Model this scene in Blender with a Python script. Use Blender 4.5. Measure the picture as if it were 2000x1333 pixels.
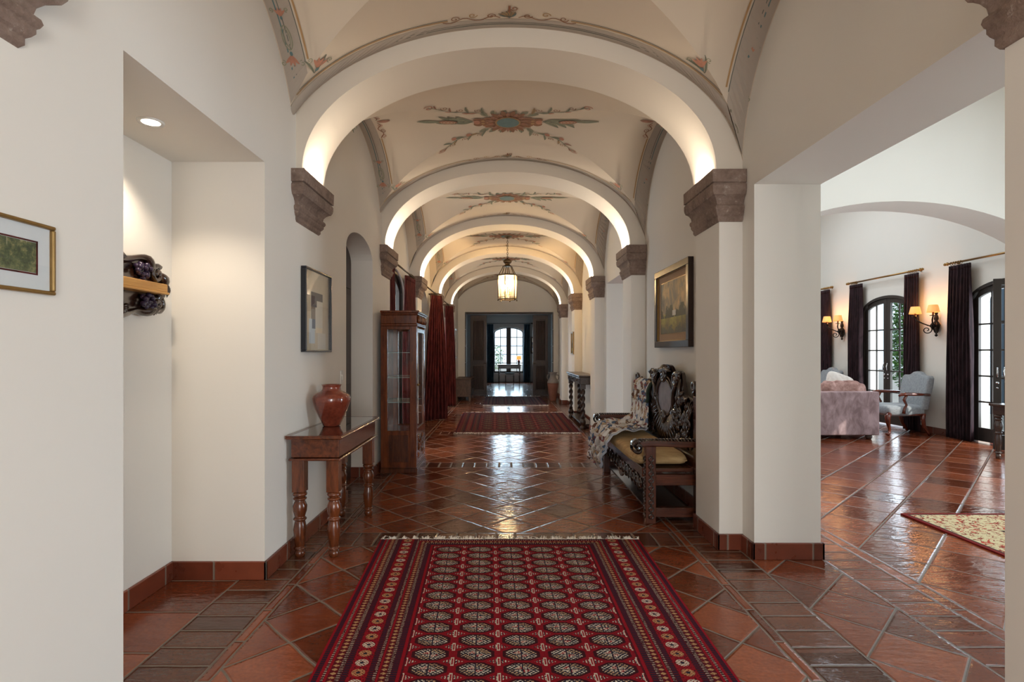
import bpy, math, random
from math import sin, cos, pi, sqrt, asin, atan2, radians
from mathutils import Vector, Matrix
random.seed(7)
for o in list(bpy.data.objects): bpy.data.objects.remove(o)
SC = bpy.context.scene
COL = SC.collection
# ------------------------------------------------------------------ camera, world, exposure, main lights
cam_d = bpy.data.cameras.new('camera'); cam = bpy.data.objects.new('camera', cam_d); COL.objects.link(cam)
cam.location = (0, 0, 1.35); cam.rotation_euler = (radians(90), 0, 0)
cam_d.sensor_width = 36; cam_d.lens = 36*1060/2000; cam_d.shift_x = 14/2000; cam_d.shift_y = 21.5/2000
cam_d.clip_start = .05; cam_d.clip_end = 200
SC.camera = cam
SC.view_settings.view_transform = 'Standard'; SC.view_settings.look = 'None'
SC.view_settings.gamma = 1; SC.view_settings.use_curve_mapping = False
SC.view_settings.exposure = 0.10
W = bpy.data.worlds.new('world'); SC.world = W; W.use_nodes = True
wn = W.node_tree.nodes; wn.clear()
wo = wn.new('ShaderNodeOutputWorld'); wb = wn.new('ShaderNodeBackground')
wb.inputs[0].default_value = (.74, .87, 1, 1); wb.inputs[1].default_value = 1.7
W.node_tree.links.new(wb.outputs[0], wo.inputs[0])
def lamp(name, kind, loc, power, color=(1, 1, 1), rot=(0, 0, 0), size=.1, size_y=None, **kw):
    d = bpy.data.lights.new(name, kind); d.energy = power; d.color = color
    if kind == 'AREA':
        d.shape = 'RECTANGLE' if size_y else 'SQUARE'; d.size = size
        if size_y: d.size_y = size_y
    elif kind in ('POINT', 'SPOT'): d.shadow_soft_size = size
    for k, v in kw.items(): setattr(d, k, v)
    o = bpy.data.objects.new(name, d); COL.objects.link(o); o.location = loc; o.rotation_euler = rot
    return o
SUNV = Vector((-.50, .72, -.48))
sun = lamp('sun', 'SUN', (20, -20, 15), 3.2, (1, .93, .82)); sun.data.angle = .01
sun.rotation_euler = SUNV.to_track_quat('-Z', 'Y').to_euler()
DAY = (.80, .90, 1.0)
# fill added behind the camera and in the back room; skylight and window daylight
lamp('rear_fill_light', 'AREA', (.85, -3.2, 1.5), 95, (1, .98, .95), (radians(90), 0, 0), 1.1, 2.4)  # added fill light, standing for an entrance out of view
lamp('skylight_front', 'AREA', (4.4, 4.0, 4.55), 65, DAY, (0, 0, 0), 3.2, 1.6)
lamp('back_room_fill', 'AREA', (4.4, 10.2, 4.85), 125, DAY, (0, 0, 0), 3.0, 3.0)  # added ceiling fill; no skylight is built here
for yc, pw in ((2.6, 260), (5.1, 140), (7.6, 50), (10.1, 45), (12.6, 60)):  # first lamp is strong added fill at a door out of view
    lamp('garden_daylight', 'AREA', (7.5, yc, 1.3), pw, DAY, (0, radians(90), 0), 2.0, 1.2)
for yc in (7.78, 12.92):
    lamp('terrace_daylight', 'AREA', (-2.15, yc, 1.3), 60, DAY, (0, radians(-90), 0), 2.2, 1.2)
lamp('far_window_daylight', 'AREA', (.11, 24.3, 1.5), 120, (.62, .83, 1), (radians(-90), 0, 0), 1.3, 1.8)

# ------------------------------------------------------------------ geometry of the place (metres)
ARCH_Y = [1.14 + 2.57*i for i in range(6)]        # near faces of the six arches
ARCH_T = .45
XL, XR, XR2 = -1.427, 1.625, 2.058                # corridor walls, back of the right wall
XL2 = -1.562                                      # left wall from the third bay on
XP = 1.465                                        # corridor face of the right pilasters
SPR, CROWN, VA, VC = 2.58, 3.57, 1.60, .03
AA, ARISE = 1.418, .856
YEND = 16.55
# ------------------------------------------------------------------ helpers: shader expressions
class X:
    """a float socket in a node tree, with arithmetic"""
    def __init__(s, nt, sock): s.nt = nt; s.s = sock
    def _m(s, op, *a, clamp=False):
        n = s.nt.nodes.new('ShaderNodeMath'); n.operation = op; n.use_clamp = clamp
        for i, v in enumerate((s,)+a):
            if isinstance(v, X): s.nt.links.new(v.s, n.inputs[i])
            else: n.inputs[i].default_value = float(v)
        return X(s.nt, n.outputs[0])
    def __add__(s, o): return s._m('ADD', o)
    __radd__ = __add__
    def __sub__(s, o): return s._m('SUBTRACT', o)
    def __rsub__(s, o): return (s*-1)+o
    def __mul__(s, o): return s._m('MULTIPLY', o)
    __rmul__ = __mul__
    def __truediv__(s, o): return s._m('DIVIDE', o)
    def floor(s): return s._m('FLOOR')
    def fract(s): return s._m('FRACT')
    def abs(s): return s._m('ABSOLUTE')
    def lt(s, o): return s._m('LESS_THAN', o)
    def gt(s, o): return s._m('GREATER_THAN', o)
    def min(s, o): return s._m('MINIMUM', o)
    def max(s, o): return s._m('MAXIMUM', o)
    def mod(s, o): return s._m('FLOORED_MODULO', o)
    def sqrt(s): return s._m('SQRT')
    def sin(s): return s._m('SINE')
    def step(s, a, b):     # 0 at a, 1 at b, clamped
        return ((s-a)*(1/(b-a)))._m('ADD', 0, clamp=True)
def between(x, a, b): return x.gt(a)*x.lt(b)
def sel(m, a, b):       # m ? a : b
    return (m*a if isinstance(a, X) or isinstance(m, X) else a) + (1-m)*b
def dist(a, b): return (a*a+b*b).sqrt()
class MatB:
    def __init__(s, name, rough=.5, spec=.5, metal=0.0):
        s.m = bpy.data.materials.new(name); s.m.use_nodes = True; s.nt = s.m.node_tree
        s.n = s.nt.nodes; s.l = s.nt.links
        s.b = s.n['Principled BSDF']; s.set('Roughness', rough); s.set('Metallic', metal); s.set('Specular IOR Level', spec)
        tc = s.n.new('ShaderNodeTexCoord'); s.tc = tc
        g = s.n.new('ShaderNodeNewGeometry'); s.geo = g
    def set(s, k, v):
        if isinstance(v, X): v = v.s
        if isinstance(v, bpy.types.NodeSocket): s.l.new(v, s.b.inputs[k])
        else: s.b.inputs[k].default_value = v
    def xyz(s, which='Object'):
        sock = s.geo.outputs['Position'] if which == 'World' else s.tc.outputs[which]
        sp = s.n.new('ShaderNodeSeparateXYZ'); s.l.new(sock, sp.inputs[0])
        return [X(s.nt, o) for o in sp.outputs]
    def vec(s, a, b, c=0.0):
        cb = s.n.new('ShaderNodeCombineXYZ')
        for i, v in enumerate((a, b, c)):
            if isinstance(v, X): s.l.new(v.s, cb.inputs[i])
            else: cb.inputs[i].default_value = v
        return cb.outputs[0]
    def noise(s, vec, scale, detail=3, rough=.5, dist=0.0):
        n = s.n.new('ShaderNodeTexNoise'); n.inputs['Scale'].default_value = scale
        n.inputs['Detail'].default_value = detail; n.inputs['Roughness'].default_value = rough; n.inputs['Distortion'].default_value = dist
        if vec is not None: s.l.new(vec, n.inputs['Vector'])
        return X(s.nt, n.outputs[0])
    def vor(s, vec, scale, out='Distance', rnd=1.0):
        n = s.n.new('ShaderNodeTexVoronoi'); n.inputs['Scale'].default_value = scale; n.inputs['Randomness'].default_value = rnd
        if vec is not None: s.l.new(vec, n.inputs['Vector'])
        return n.outputs[out] if out != 'Distance' else X(s.nt, n.outputs[0])
    def white(s, vec):
        n = s.n.new('ShaderNodeTexWhiteNoise'); s.l.new(vec, n.inputs['Vector']); return X(s.nt, n.outputs['Value'])
    def mix(s, f, a, b, kind='MIX'):
        n = s.n.new('ShaderNodeMix'); n.data_type = 'RGBA'; n.blend_type = kind; n.clamp_factor = True
        for key, v in ((0, f), (6, a), (7, b)):
            if isinstance(v, X): s.l.new(v.s, n.inputs[key])
            elif isinstance(v, bpy.types.NodeSocket): s.l.new(v, n.inputs[key])
            elif key == 0: n.inputs[0].default_value = v
            else: n.inputs[key].default_value = (*v, 1) if len(v) == 3 else v
        return n.outputs[2]
    def ramp(s, f, stops, interp='LINEAR'):
        n = s.n.new('ShaderNodeValToRGB'); n.color_ramp.interpolation = interp
        e = n.color_ramp.elements
        while len(e) < len(stops): e.new(.5)
        for i, (p, c) in enumerate(stops): e[i].position = p; e[i].color = (*c, 1)
        s.l.new(f.s if isinstance(f, X) else f, n.inputs[0]); return n.outputs[0]
    def bump(s, h, strength=.3, d=.01):
        n = s.n.new('ShaderNodeBump'); n.inputs['Strength'].default_value = strength; n.inputs['Distance'].default_value = d
        s.l.new(h.s if isinstance(h, X) else h, n.inputs['Height']); s.set('Normal', n.outputs[0])
    def color(s, c):
        if isinstance(c, tuple): c = (*c, 1) if len(c) == 3 else c
        s.set('Base Color', c)
def L(r, g, b):         # sRGB 0-255 -> linear
    f = lambda c: (c/255/12.92) if c/255 <= .04045 else ((c/255+.055)/1.055)**2.4
    return (f(r), f(g), f(b))
M = {}
def plain(name, c, rough=.5, metal=0.0, spec=.5, nscale=30, namt=.12, bumpk=0.0, space='Object'):
    b = MatB(name, rough, spec, metal)
    v = b.geo.outputs['Position'] if space == 'World' else b.tc.outputs['Object']
    n = b.noise(v, nscale, 4)
    b.color(b.mix(n, tuple(x*(1-namt) for x in c), tuple(min(1, x*(1+namt)) for x in c)))
    if bumpk: b.bump(n, bumpk, .004)
    M[name] = b.m; return b
def wood(name, dark, light, rough=.3, sx=(6, 6, .9), coat=0.0, scale=4):
    b = MatB(name, rough)
    mp = b.n.new('ShaderNodeMapping'); mp.inputs['Scale'].default_value = sx; b.l.new(b.tc.outputs['Object'], mp.inputs[0])
    n = b.noise(mp.outputs[0], scale, 5, .55, .5); n2 = b.noise(mp.outputs[0], scale*7, 3)
    f = (n*.75+n2*.25).step(.3, .7)
    b.color(b.mix(f, dark, light)); b.bump(n2, .12, .003)
    b.set('Coat Weight', coat); b.set('Coat Roughness', .15)
    M[name] = b.m; return b
# ------------------------------------------------------------------ helpers: meshes
def wloc(o):
    v = Vector((0, 0, 0))
    while o: v = v+o.location; o = o.parent
    return v
def tag(o, label=None, cat=None, group=None, kind=None):
    if label: o['label'] = label
    if cat: o['category'] = cat
    if group: o['group'] = group
    if kind: o['kind'] = kind
    return o
def empty(name, loc, label, cat, group=None):
    o = bpy.data.objects.new(name, None); COL.objects.link(o); o.location = loc; o.empty_display_size = .1
    return tag(o, label, cat, group)
def copy_tree(o, parent=None):
    c = o.copy(); COL.objects.link(c); c.parent = parent
    for ch in [x for x in bpy.data.objects if x.parent == o]: copy_tree(ch, c)
    return c
class MB:
    def __init__(s): s.v = []; s.f = []; s.mi = []; s.sm = []; s.cur = 0; s.smooth = False; s.T = None
    def vert(s, p):
        p = Vector(p)
        if s.T is not None: p = s.T @ p
        s.v.append(p); return len(s.v)-1
    def face(s, idx): s.f.append(tuple(idx)); s.mi.append(s.cur); s.sm.append(s.smooth)
    def poly(s, pts): s.face([s.vert(p) for p in pts])
    def box(s, x0, x1, y0, y1, z0, z1):
        if x0 > x1: x0, x1 = x1, x0
        if y0 > y1: y0, y1 = y1, y0
        if z0 > z1: z0, z1 = z1, z0
        i = [s.vert(p) for p in ((x0, y0, z0), (x1, y0, z0), (x1, y1, z0), (x0, y1, z0), (x0, y0, z1), (x1, y0, z1), (x1, y1, z1), (x0, y1, z1))]
        for q in ((0, 3, 2, 1), (4, 5, 6, 7), (0, 1, 5, 4), (1, 2, 6, 5), (2, 3, 7, 6), (3, 0, 4, 7)): s.face([i[k] for k in q])
        return s
    def loft(s, rings, closed=True, caps=True):
        ids = [[s.vert(p) for p in r] for r in rings]; n = len(rings[0])
        for a, b in zip(ids, ids[1:]):
            for k in range(n if closed else n-1):
                s.face((a[k], a[(k+1) % n], b[(k+1) % n], b[k]))
        if caps and closed:
            s.face(ids[0][::-1]); s.face(ids[-1])
        return s
    def lathe(s, prof, c=(0, 0, 0), n=20, sx=1.0, sy=1.0):     # prof: (r, z)
        sm = s.smooth; s.smooth = True
        s.loft([[(c[0]+r*cos(2*pi*k/n)*sx, c[1]+r*sin(2*pi*k/n)*sy, c[2]+z) for k in range(n)] for r, z in prof])
        s.smooth = sm; return s
    def tube(s, pts, r, n=8, closed=False):
        sm = s.smooth; s.smooth = True
        pts = [Vector(p) for p in pts]; m = len(pts)
        rr = r if isinstance(r, (list, tuple)) else [r]*m
        rings = []; up = None
        for i, p in enumerate(pts):
            a = pts[(i-1) % m] if (closed or i > 0) else p
            b = pts[(i+1) % m] if (closed or i < m-1) else p
            t = (b-a); t = t.normalized() if t.length > 1e-9 else Vector((0, 0, 1))
            if up is None: up = t.orthogonal().normalized()
            up = (up-t*up.dot(t)); up = up.normalized() if up.length > 1e-6 else t.orthogonal().normalized()
            w = t.cross(up)
            rings.append([p+(up*cos(2*pi*k/n)+w*sin(2*pi*k/n))*rr[i] for k in range(n)])
        if closed: rings.append(rings[0])
        s.loft(rings, caps=not closed); s.smooth = sm; return s
    def prism(s, outline, axis, a, b):      # outline 2D (u,v) -> axis 'x': (y,z), 'y': (x,z), 'z': (x,y)
        f = {'x': lambda u, v, w: (w, u, v), 'y': lambda u, v, w: (u, w, v), 'z': lambda u, v, w: (u, v, w)}[axis]
        s.loft([[f(u, v, a) for u, v in outline], [f(u, v, b) for u, v in outline]]); return s
    def ball(s, c, rx, ry=None, rz=None, n=12, m=8):
        ry = ry or rx; rz = rz or rx; sm = s.smooth; s.smooth = True
        s.loft([[(c[0]+rx*sin(t)*cos(2*pi*k/n), c[1]+ry*sin(t)*sin(2*pi*k/n), c[2]-rz*cos(t)) for k in range(n)]
                for t in [pi*(j+.02)/(m+.04)*1 if 0 < j < m else (.02 if j == 0 else pi-.02) for j in range(m+1)]])
        s.smooth = sm; return s
    def grid(s, fn, nu, nv, smooth=True):
        ids = [[s.vert(fn(i/nu, j/nv)) for j in range(nv+1)] for i in range(nu+1)]
        sm = s.smooth; s.smooth = smooth
        for i in range(nu):
            for j in range(nv): s.face((ids[i][j], ids[i+1][j], ids[i+1][j+1], ids[i][j+1]))
        s.smooth = sm; return s
    def build(s, name, mats, parent=None, bevel=0, seg=2, solid=0, subsurf=0):
        me = bpy.data.meshes.new(name)
        off = wloc(parent) if parent else Vector((0, 0, 0))
        me.from_pydata([tuple(v-off) for v in s.v], [], s.f)
        for m in (mats if isinstance(mats, (list, tuple)) else [mats]): me.materials.append(M[m])
        me.polygons.foreach_set('material_index', s.mi); me.polygons.foreach_set('use_smooth', s.sm)
        me.update()
        import bmesh
        bm = bmesh.new(); bm.from_mesh(me); bmesh.ops.recalc_face_normals(bm, faces=bm.faces) if not getattr(s, 'keep', False) else None
        bm.to_mesh(me); bm.free()
        o = bpy.data.objects.new(name, me); COL.objects.link(o)
        if parent: o.parent = parent
        if solid:
            md = o.modifiers.new('solid', 'SOLIDIFY'); md.thickness = solid; md.offset = 0
        if bevel:
            md = o.modifiers.new('bevel', 'BEVEL'); md.width = bevel; md.segments = seg; md.limit_method = 'ANGLE'; md.angle_limit = radians(40)
        if subsurf:
            md = o.modifiers.new('sub', 'SUBSURF'); md.levels = subsurf; md.render_levels = subsurf
        return o
def boxo(name, mat, parent, *b, bevel=.003): return MB().box(*b).build(name, mat, parent, bevel=bevel)
def ell(cx, cz, a, b, t0, t1, n, e=1.0):
    return [(cx+a*math.copysign(abs(cos(t))**e, cos(t)), cz+b*math.copysign(abs(sin(t))**e, sin(t))) for t in [t0+(t1-t0)*k/n for k in range(n+1)]]
def spiral(c, r0, turns, a0, n=28, hand=1, grow=1.0):    # 2D spiral from radius r0 inwards
    return [(c[0]+r0*(1-.86*k/n)**grow*cos(a0+hand*turns*2*pi*k/n), c[1]+r0*(1-.86*k/n)**grow*sin(a0+hand*turns*2*pi*k/n)) for k in range(n+1)]
# ------------------------------------------------------------------ materials
def wall_mat(name, c, namt=.03):
    b = MatB(name, .75, .25)
    p = b.geo.outputs['Position']
    n = b.noise(p, 1.3, 3); n2 = b.noise(p, 45, 3)
    b.color(b.mix(n, tuple(x*(1-namt) for x in c), tuple(min(1, x*(1+namt)) for x in c)))
    b.bump(n2, .08, .003); M[name] = b.m
wall_mat('plaster', (.80, .765, .70)); wall_mat('room_plaster', (.76, .73, .66)); wall_mat('vault_plaster', (.655, .56, .44), .06)
wall_mat('arch_plaster', (.73, .66, .56)); wall_mat('blue_room_plaster', (.46, .47, .46))
def make_floor():
    b = MatB('terracotta_floor', .2, .5)
    x, y, z = b.xyz('World')
    wob = b.noise(b.geo.outputs['Position'], 5.0, 2)
    x = x+(wob-.5)*.012; y0 = y; y = y+(wob-.5)*.012
    def rect(px, py, ox, oy):
        cu = (x-ox)/px; cv = (y-oy)/py
        ed = ((.5-((cu.fract())-.5).abs())*px).min((.5-((cv.fract())-.5).abs())*py)
        return cu, cv, ed
    def diag(side, ox, oy):
        k = 1/(sqrt(2)*side)
        cu = ((x-ox)+(y-oy))*k; cv = ((y-oy)-(x-ox))*k
        ed = (.5-(cu.fract()-.5).abs()).min(.5-(cv.fract()-.5).abs())*side
        return cu, cv, ed
    base = diag(.297, -1.21, 3.149)
    def pick(m, a, c): return tuple(sel(m, p, q) for p, q in zip(a, c))
    def edge(v, *lines):     # distance to lines
        d = None
        for l_ in lines:
            e = (v-l_).abs(); d = e if d is None else d.min(e)
        return d
    # cross bands under each arch
    ym = (y-3.77).mod(2.57)
    inb = ym.lt(.28)
    bed = ym.min((ym-.28).abs()).min(2.57-ym)
    bx = rect(.143, 50, -1.21, -20)
    corr = pick(inb, bx, base); corr = (corr[0], corr[1], corr[2].min(bed))
    strip = rect(10, .31, -6.3, 0.05); bricks = rect(10, .148, -6, 3.071)
    big = rect(.46, .385, -1.575-.46, 3.2-.385*20); dg2 = diag(.32, 1.60, 3.30); room = diag(.385, 2.42, 3.717)
    res = room
    zones = [(2.42, (strip[0]+3, strip[1], strip[2])), (2.334, bricks), (2.065, dg2), (1.597, (bricks[0]+5, bricks[1]+.3, bricks[2])), (1.309, strip), (1.257, corr), (-1.21, (strip[0]+7, strip[1], strip[2])), (-1.265, bricks), (-1.575, big)]
    far = y0.gt(20.0)
    for lim, cell in zones: res = pick(x.lt(lim), cell, res)
    cu, cv, ed = res
    # straight joints between zones (bricks cut to the zone width)
    ed = ed.min(edge(x, -1.575, -1.265, -1.21, 1.257, 1.309, 1.597, 2.065, 2.334, 2.42))
    g = 1-ed.step(.0035, .0075)
    rnd = b.white(b.vec(cu.floor(), cv.floor(), 0.0)); rnd2 = b.white(b.vec(cv.floor(), cu.floor(), 3.0))
    isb = (between(x, -1.575, -1.265)+between(x, 1.309, 1.597)+inb*between(x, -1.21, 1.257))
    n1 = b.noise(b.geo.outputs['Position'], 7, 5, .6); n2 = b.noise(b.geo.outputs['Position'], 60, 4)
    tile = b.ramp(rnd*.55+n1*.45, [(.15, L(84, 40, 23)), (.45, L(120, 58, 33)), (.7, L(144, 75, 44)), (.95, L(168, 90, 54))])
    brick = b.ramp(rnd*.6+n1*.4, [(.15, L(68, 38, 25)), (.5, L(100, 58, 40)), (.9, L(130, 76, 50))])
    col = b.mix(isb, tile, brick)
    col = b.mix(n2.step(.35, .75)*.35, col, L(62, 30, 18), 'MIX')
    col = b.mix(g, col, b.mix(n2, L(92, 82, 72), L(128, 118, 106)))
    b.color(col)
    b.set('Roughness', (n1*.10+rnd*.08+.07)+g*.4)
    n3 = b.noise(b.vec(x*9, y*26, rnd*9), 1.0, 3, .55)
    n4 = b.noise(b.geo.outputs['Position'], 2.2, 2)
    h = ed.step(0, .014)*1.2+n3*.85+rnd2*.25+n4*.6
    b.bump(h, .42, .010)
    M['terracotta_floor'] = b.m
make_floor()
def make_base():
    b = MatB('terracotta_baseboard', .3)
    x, y, z = b.xyz('World')
    cu = (x+y)/.31+.2; ed = (.5-(cu.fract()-.5).abs())*.31
    g = 1-ed.step(.004, .008)
    rnd = b.white(b.vec(cu.floor(), 1.0, 0.0)); n = b.noise(b.geo.outputs['Position'], 9, 4)
    c = b.ramp(rnd*.5+n*.5, [(.2, L(88, 42, 28)), (.55, L(120, 58, 38)), (.9, L(146, 76, 50))])
    b.color(b.mix(g, c, L(120, 108, 96))); b.bump(ed.step(0, .01)+n*.4, .3, .006)
    b.set('Roughness', n*.2+.2); M['terracotta_baseboard'] = b.m
make_base()
def make_stone():
    b = MatB('cantera_stone', .8, .3); p = b.geo.outputs['Position']
    n = b.noise(p, 6, 5, .65); n2 = b.noise(p, 38, 5, .7)
    c = b.ramp(n*.6+n2*.4, [(.28, L(96, 78, 68)), (.5, L(136, 116, 104)), (.72, L(162, 144, 132))])
    b.color(b.mix(n2.step(.62, .72), c, L(176, 164, 152))); b.bump(n*.5+n2, .7, .012); M['cantera_stone'] = b.m
make_stone()
plain('paint_green', L(142, 142, 118), .8, nscale=40, namt=.25); plain('paint_red', L(182, 128, 104), .8, nscale=50, namt=.25)
plain('paint_brown', L(142, 100, 72), .8, nscale=60, namt=.35); plain('paint_teal', L(96, 122, 122), .8, nscale=25, namt=.2)
plain('paint_ochre', L(176, 140, 96), .8, nscale=30, namt=.15); plain('paint_band', L(174, 162, 148), .8, nscale=8, namt=.05)
plain('paint_line', L(100, 104, 96), .8, nscale=30, namt=.2); plain('paint_pale', L(206, 190, 160), .8, nscale=30, namt=.08)
PAINTS = ['vault_plaster', 'paint_green', 'paint_red', 'paint_brown', 'paint_teal', 'paint_ochre', 'paint_band', 'paint_line', 'paint_pale']
wood('red_wood', L(58, 24, 10), L(118, 58, 28), .22, (9, .8, 9), .5)
wood('red_wood_v', L(58, 26, 12), L(128, 66, 32), .22, (6, 6, .9), .5)
wood('cabinet_wood', L(66, 28, 12), L(130, 66, 30), .22, (6, 6, .8), .5)
wood('cabinet_dark', L(52, 24, 12), L(104, 54, 28), .25, (6, 6, .8), .4)
wood('carved_wood', L(22, 13, 9), L(62, 38, 26), .2, (9, 9, 3), .7)
wood('bench_wood', L(46, 22, 14), L(98, 50, 32), .24, (1.2, 1.5, 12), .4); wood('bench_wood_v', L(46, 22, 14), L(98, 50, 32), .24, (12, 12, 1), .4)
wood('door_wood', L(34, 21, 15), L(66, 42, 30), .45, (14, 14, .8), .08)
wood('dark_wood', L(36, 22, 15), L(74, 48, 34), .35, (8, 2, 8), .3)
wood('pale_wood', L(160, 108, 48), L(206, 158, 84), .45, (2, .8, 14))
wood('chest_wood', L(60, 40, 30), L(104, 76, 58), .45, (5, 5, 2))
wood('mahogany', L(60, 20, 10), L(120, 50, 26), .18, (8, 8, 2), .6)
plain('black_frame', L(28, 30, 36), .3, nscale=20); plain('dark_frame', L(44, 28, 22), .3, nscale=20, namt=.2)
plain('gold_frame', L(146, 114, 64), .38, .6, nscale=40, namt=.2); plain('silver_frame', L(190, 188, 184), .35, .4, nscale=40)
plain('mat_board', L(214, 216, 218), .9, nscale=60, namt=.02); plain('linen_mat', L(176, 146, 116), .9, nscale=90, namt=.1)
plain('iron', L(38, 32, 28), .4, .7, nscale=60, namt=.3, bumpk=.2); plain('brass', L(150, 116, 66), .3, .9, nscale=40, namt=.2)
plain('brass_dark', L(96, 80, 58), .35, .8, nscale=40, namt=.25)
plain('door_metal', L(56, 50, 46), .45, .2, nscale=10); plain('chrome', L(200, 200, 200), .15, 1)
plain('white_plastic', L(226, 224, 218), .5); plain('white_paint', L(236, 234, 228), .5)
plain('fringe', L(228, 220, 208), .95, nscale=80, namt=.15)
def velvet(name, a, c, scale=6, st=(8, 8, 2)):
    b = MatB(name, .85, .2)
    mp = b.n.new('ShaderNodeMapping'); mp.inputs['Scale'].default_value = st; b.l.new(b.tc.outputs['Object'], mp.inputs[0])
    n = b.noise(mp.outputs[0], scale*.3, 4, .6, .6); n2 = b.noise(b.tc.outputs['Object'], 180, 2)
    b.color(b.mix(n.step(.35, .65), a, c)); b.bump(n*.6+n2*.3, .25, .004)
    b.set('Sheen Weight', .4); b.set('Sheen Roughness', .4); b.set('Sheen Tint', (*c, 1)); M[name] = b.m
velvet('mauve_velvet', L(128, 106, 106), L(174, 150, 150), 6, (5, 5, 2.5)); velvet('mauve_cushion', L(150, 112, 104), L(196, 160, 150), 9, (5, 5, 5))
velvet('maroon_curtain', L(54, 18, 18), L(98, 40, 38)); velvet('plum_curtain', L(30, 20, 22), L(56, 38, 42)); velvet('blue_curtain', L(34, 52, 66), L(60, 84, 100))
velvet('grey_linen', L(138, 144, 148), L(160, 166, 170), 14, (8, 8, 8)); velvet('gold_cushion', L(164, 134, 92), L(196, 166, 120), 6, (3, 8, 8))
velvet('white_pillow', L(214, 206, 196), L(232, 226, 218), 10); velvet('green_velvet', L(24, 34, 26), L(50, 62, 50), 8)
def glassm(name, tint=(1, 1, 1), rough=0.0):
    m = bpy.data.materials.new(name); m.use_nodes = True; n = m.node_tree.nodes; l = m.node_tree.links; n.clear()
    o = n.new('ShaderNodeOutputMaterial'); t = n.new('ShaderNodeBsdfTransparent'); g = n.new('ShaderNodeBsdfGlossy'); f = n.new('ShaderNodeFresnel'); mx = n.new('ShaderNodeMixShader')
    t.inputs[0].default_value = (*tint, 1); g.inputs['Roughness'].default_value = rough; f.inputs[0].default_value = 1.45
    geo = n.new('ShaderNodeNewGeometry'); mp = n.new('ShaderNodeMath'); mp.operation = 'SUBTRACT'; mp.inputs[0].default_value = 1
    l.new(geo.outputs['Backfacing'], mp.inputs[1]); m2 = n.new('ShaderNodeMath'); m2.operation = 'MULTIPLY'
    l.new(f.outputs[0], m2.inputs[0]); l.new(mp.outputs[0], m2.inputs[1])
    l.new(m2.outputs[0], mx.inputs[0]); l.new(t.outputs[0], mx.inputs[1]); l.new(g.outputs[0], mx.inputs[2]); l.new(mx.outputs[0], o.inputs[0]); M[name] = m
glassm('clear_glass', (.97, .985, .98)); glassm('window_glass', (.93, .97, .98))
def lantern_glass():
    m = bpy.data.materials.new('lantern_glass'); m.use_nodes = True; n = m.node_tree.nodes; l = m.node_tree.links; n.clear()
    o = n.new('ShaderNodeOutputMaterial'); t = n.new('ShaderNodeBsdfTransparent'); tr = n.new('ShaderNodeBsdfTranslucent'); mx = n.new('ShaderNodeMixShader'); nz = n.new('ShaderNodeTexNoise')
    t.inputs[0].default_value = (.98, .95, .9, 1); tr.inputs[0].default_value = (.9, .84, .74, 1); nz.inputs['Scale'].default_value = 40
    mm = n.new('ShaderNodeMath'); mm.operation = 'MULTIPLY'; mm.inputs[1].default_value = .2; l.new(nz.outputs[0], mm.inputs[0])
    l.new(mm.outputs[0], mx.inputs[0]); l.new(t.outputs[0], mx.inputs[1]); l.new(tr.outputs[0], mx.inputs[2]); l.new(mx.outputs[0], o.inputs[0]); M['lantern_glass'] = m
lantern_glass()
def emit(name, c, s):
    b = MatB(name); b.color(c); b.set('Emission Color', (*c, 1)); b.set('Emission Strength', s); M[name] = b.m
emit('bulb', (1, .82, .55), 45); emit('downlight_glow', (1, .86, .66), 14); emit('shade_glow', (1, .47, .14), .55); emit('lamp_shade_glow', (1, .42, .10), 1.1)
emit('uplight_glow', (1, .86, .66), 8)
def vase_m():
    b = MatB('glazed_clay', .12); n = b.noise(b.tc.outputs['Object'], 6, 4); v = b.noise(b.tc.outputs['Object'], 40, 4)
    b.color(b.ramp(n*.7+v*.3, [(.3, L(88, 34, 22)), (.5, L(126, 56, 38)), (.7, L(158, 84, 62))])); b.set('Coat Weight', .8); M['glazed_clay'] = b.m
    b = MatB('terracotta_clay', .6); n = b.noise(b.tc.outputs['Object'], 8, 4)
    b.color(b.mix(n, L(116, 68, 54), L(146, 94, 76))); b.bump(n, .2); M['terracotta_clay'] = b.m
    b = MatB('grey_clay', .7); n = b.noise(b.tc.outputs['Object'], 12, 4); b.color(b.mix(n, L(110, 102, 98), L(160, 150, 144))); b.bump(n, .4); M['grey_clay'] = b.m
vase_m()
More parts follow.
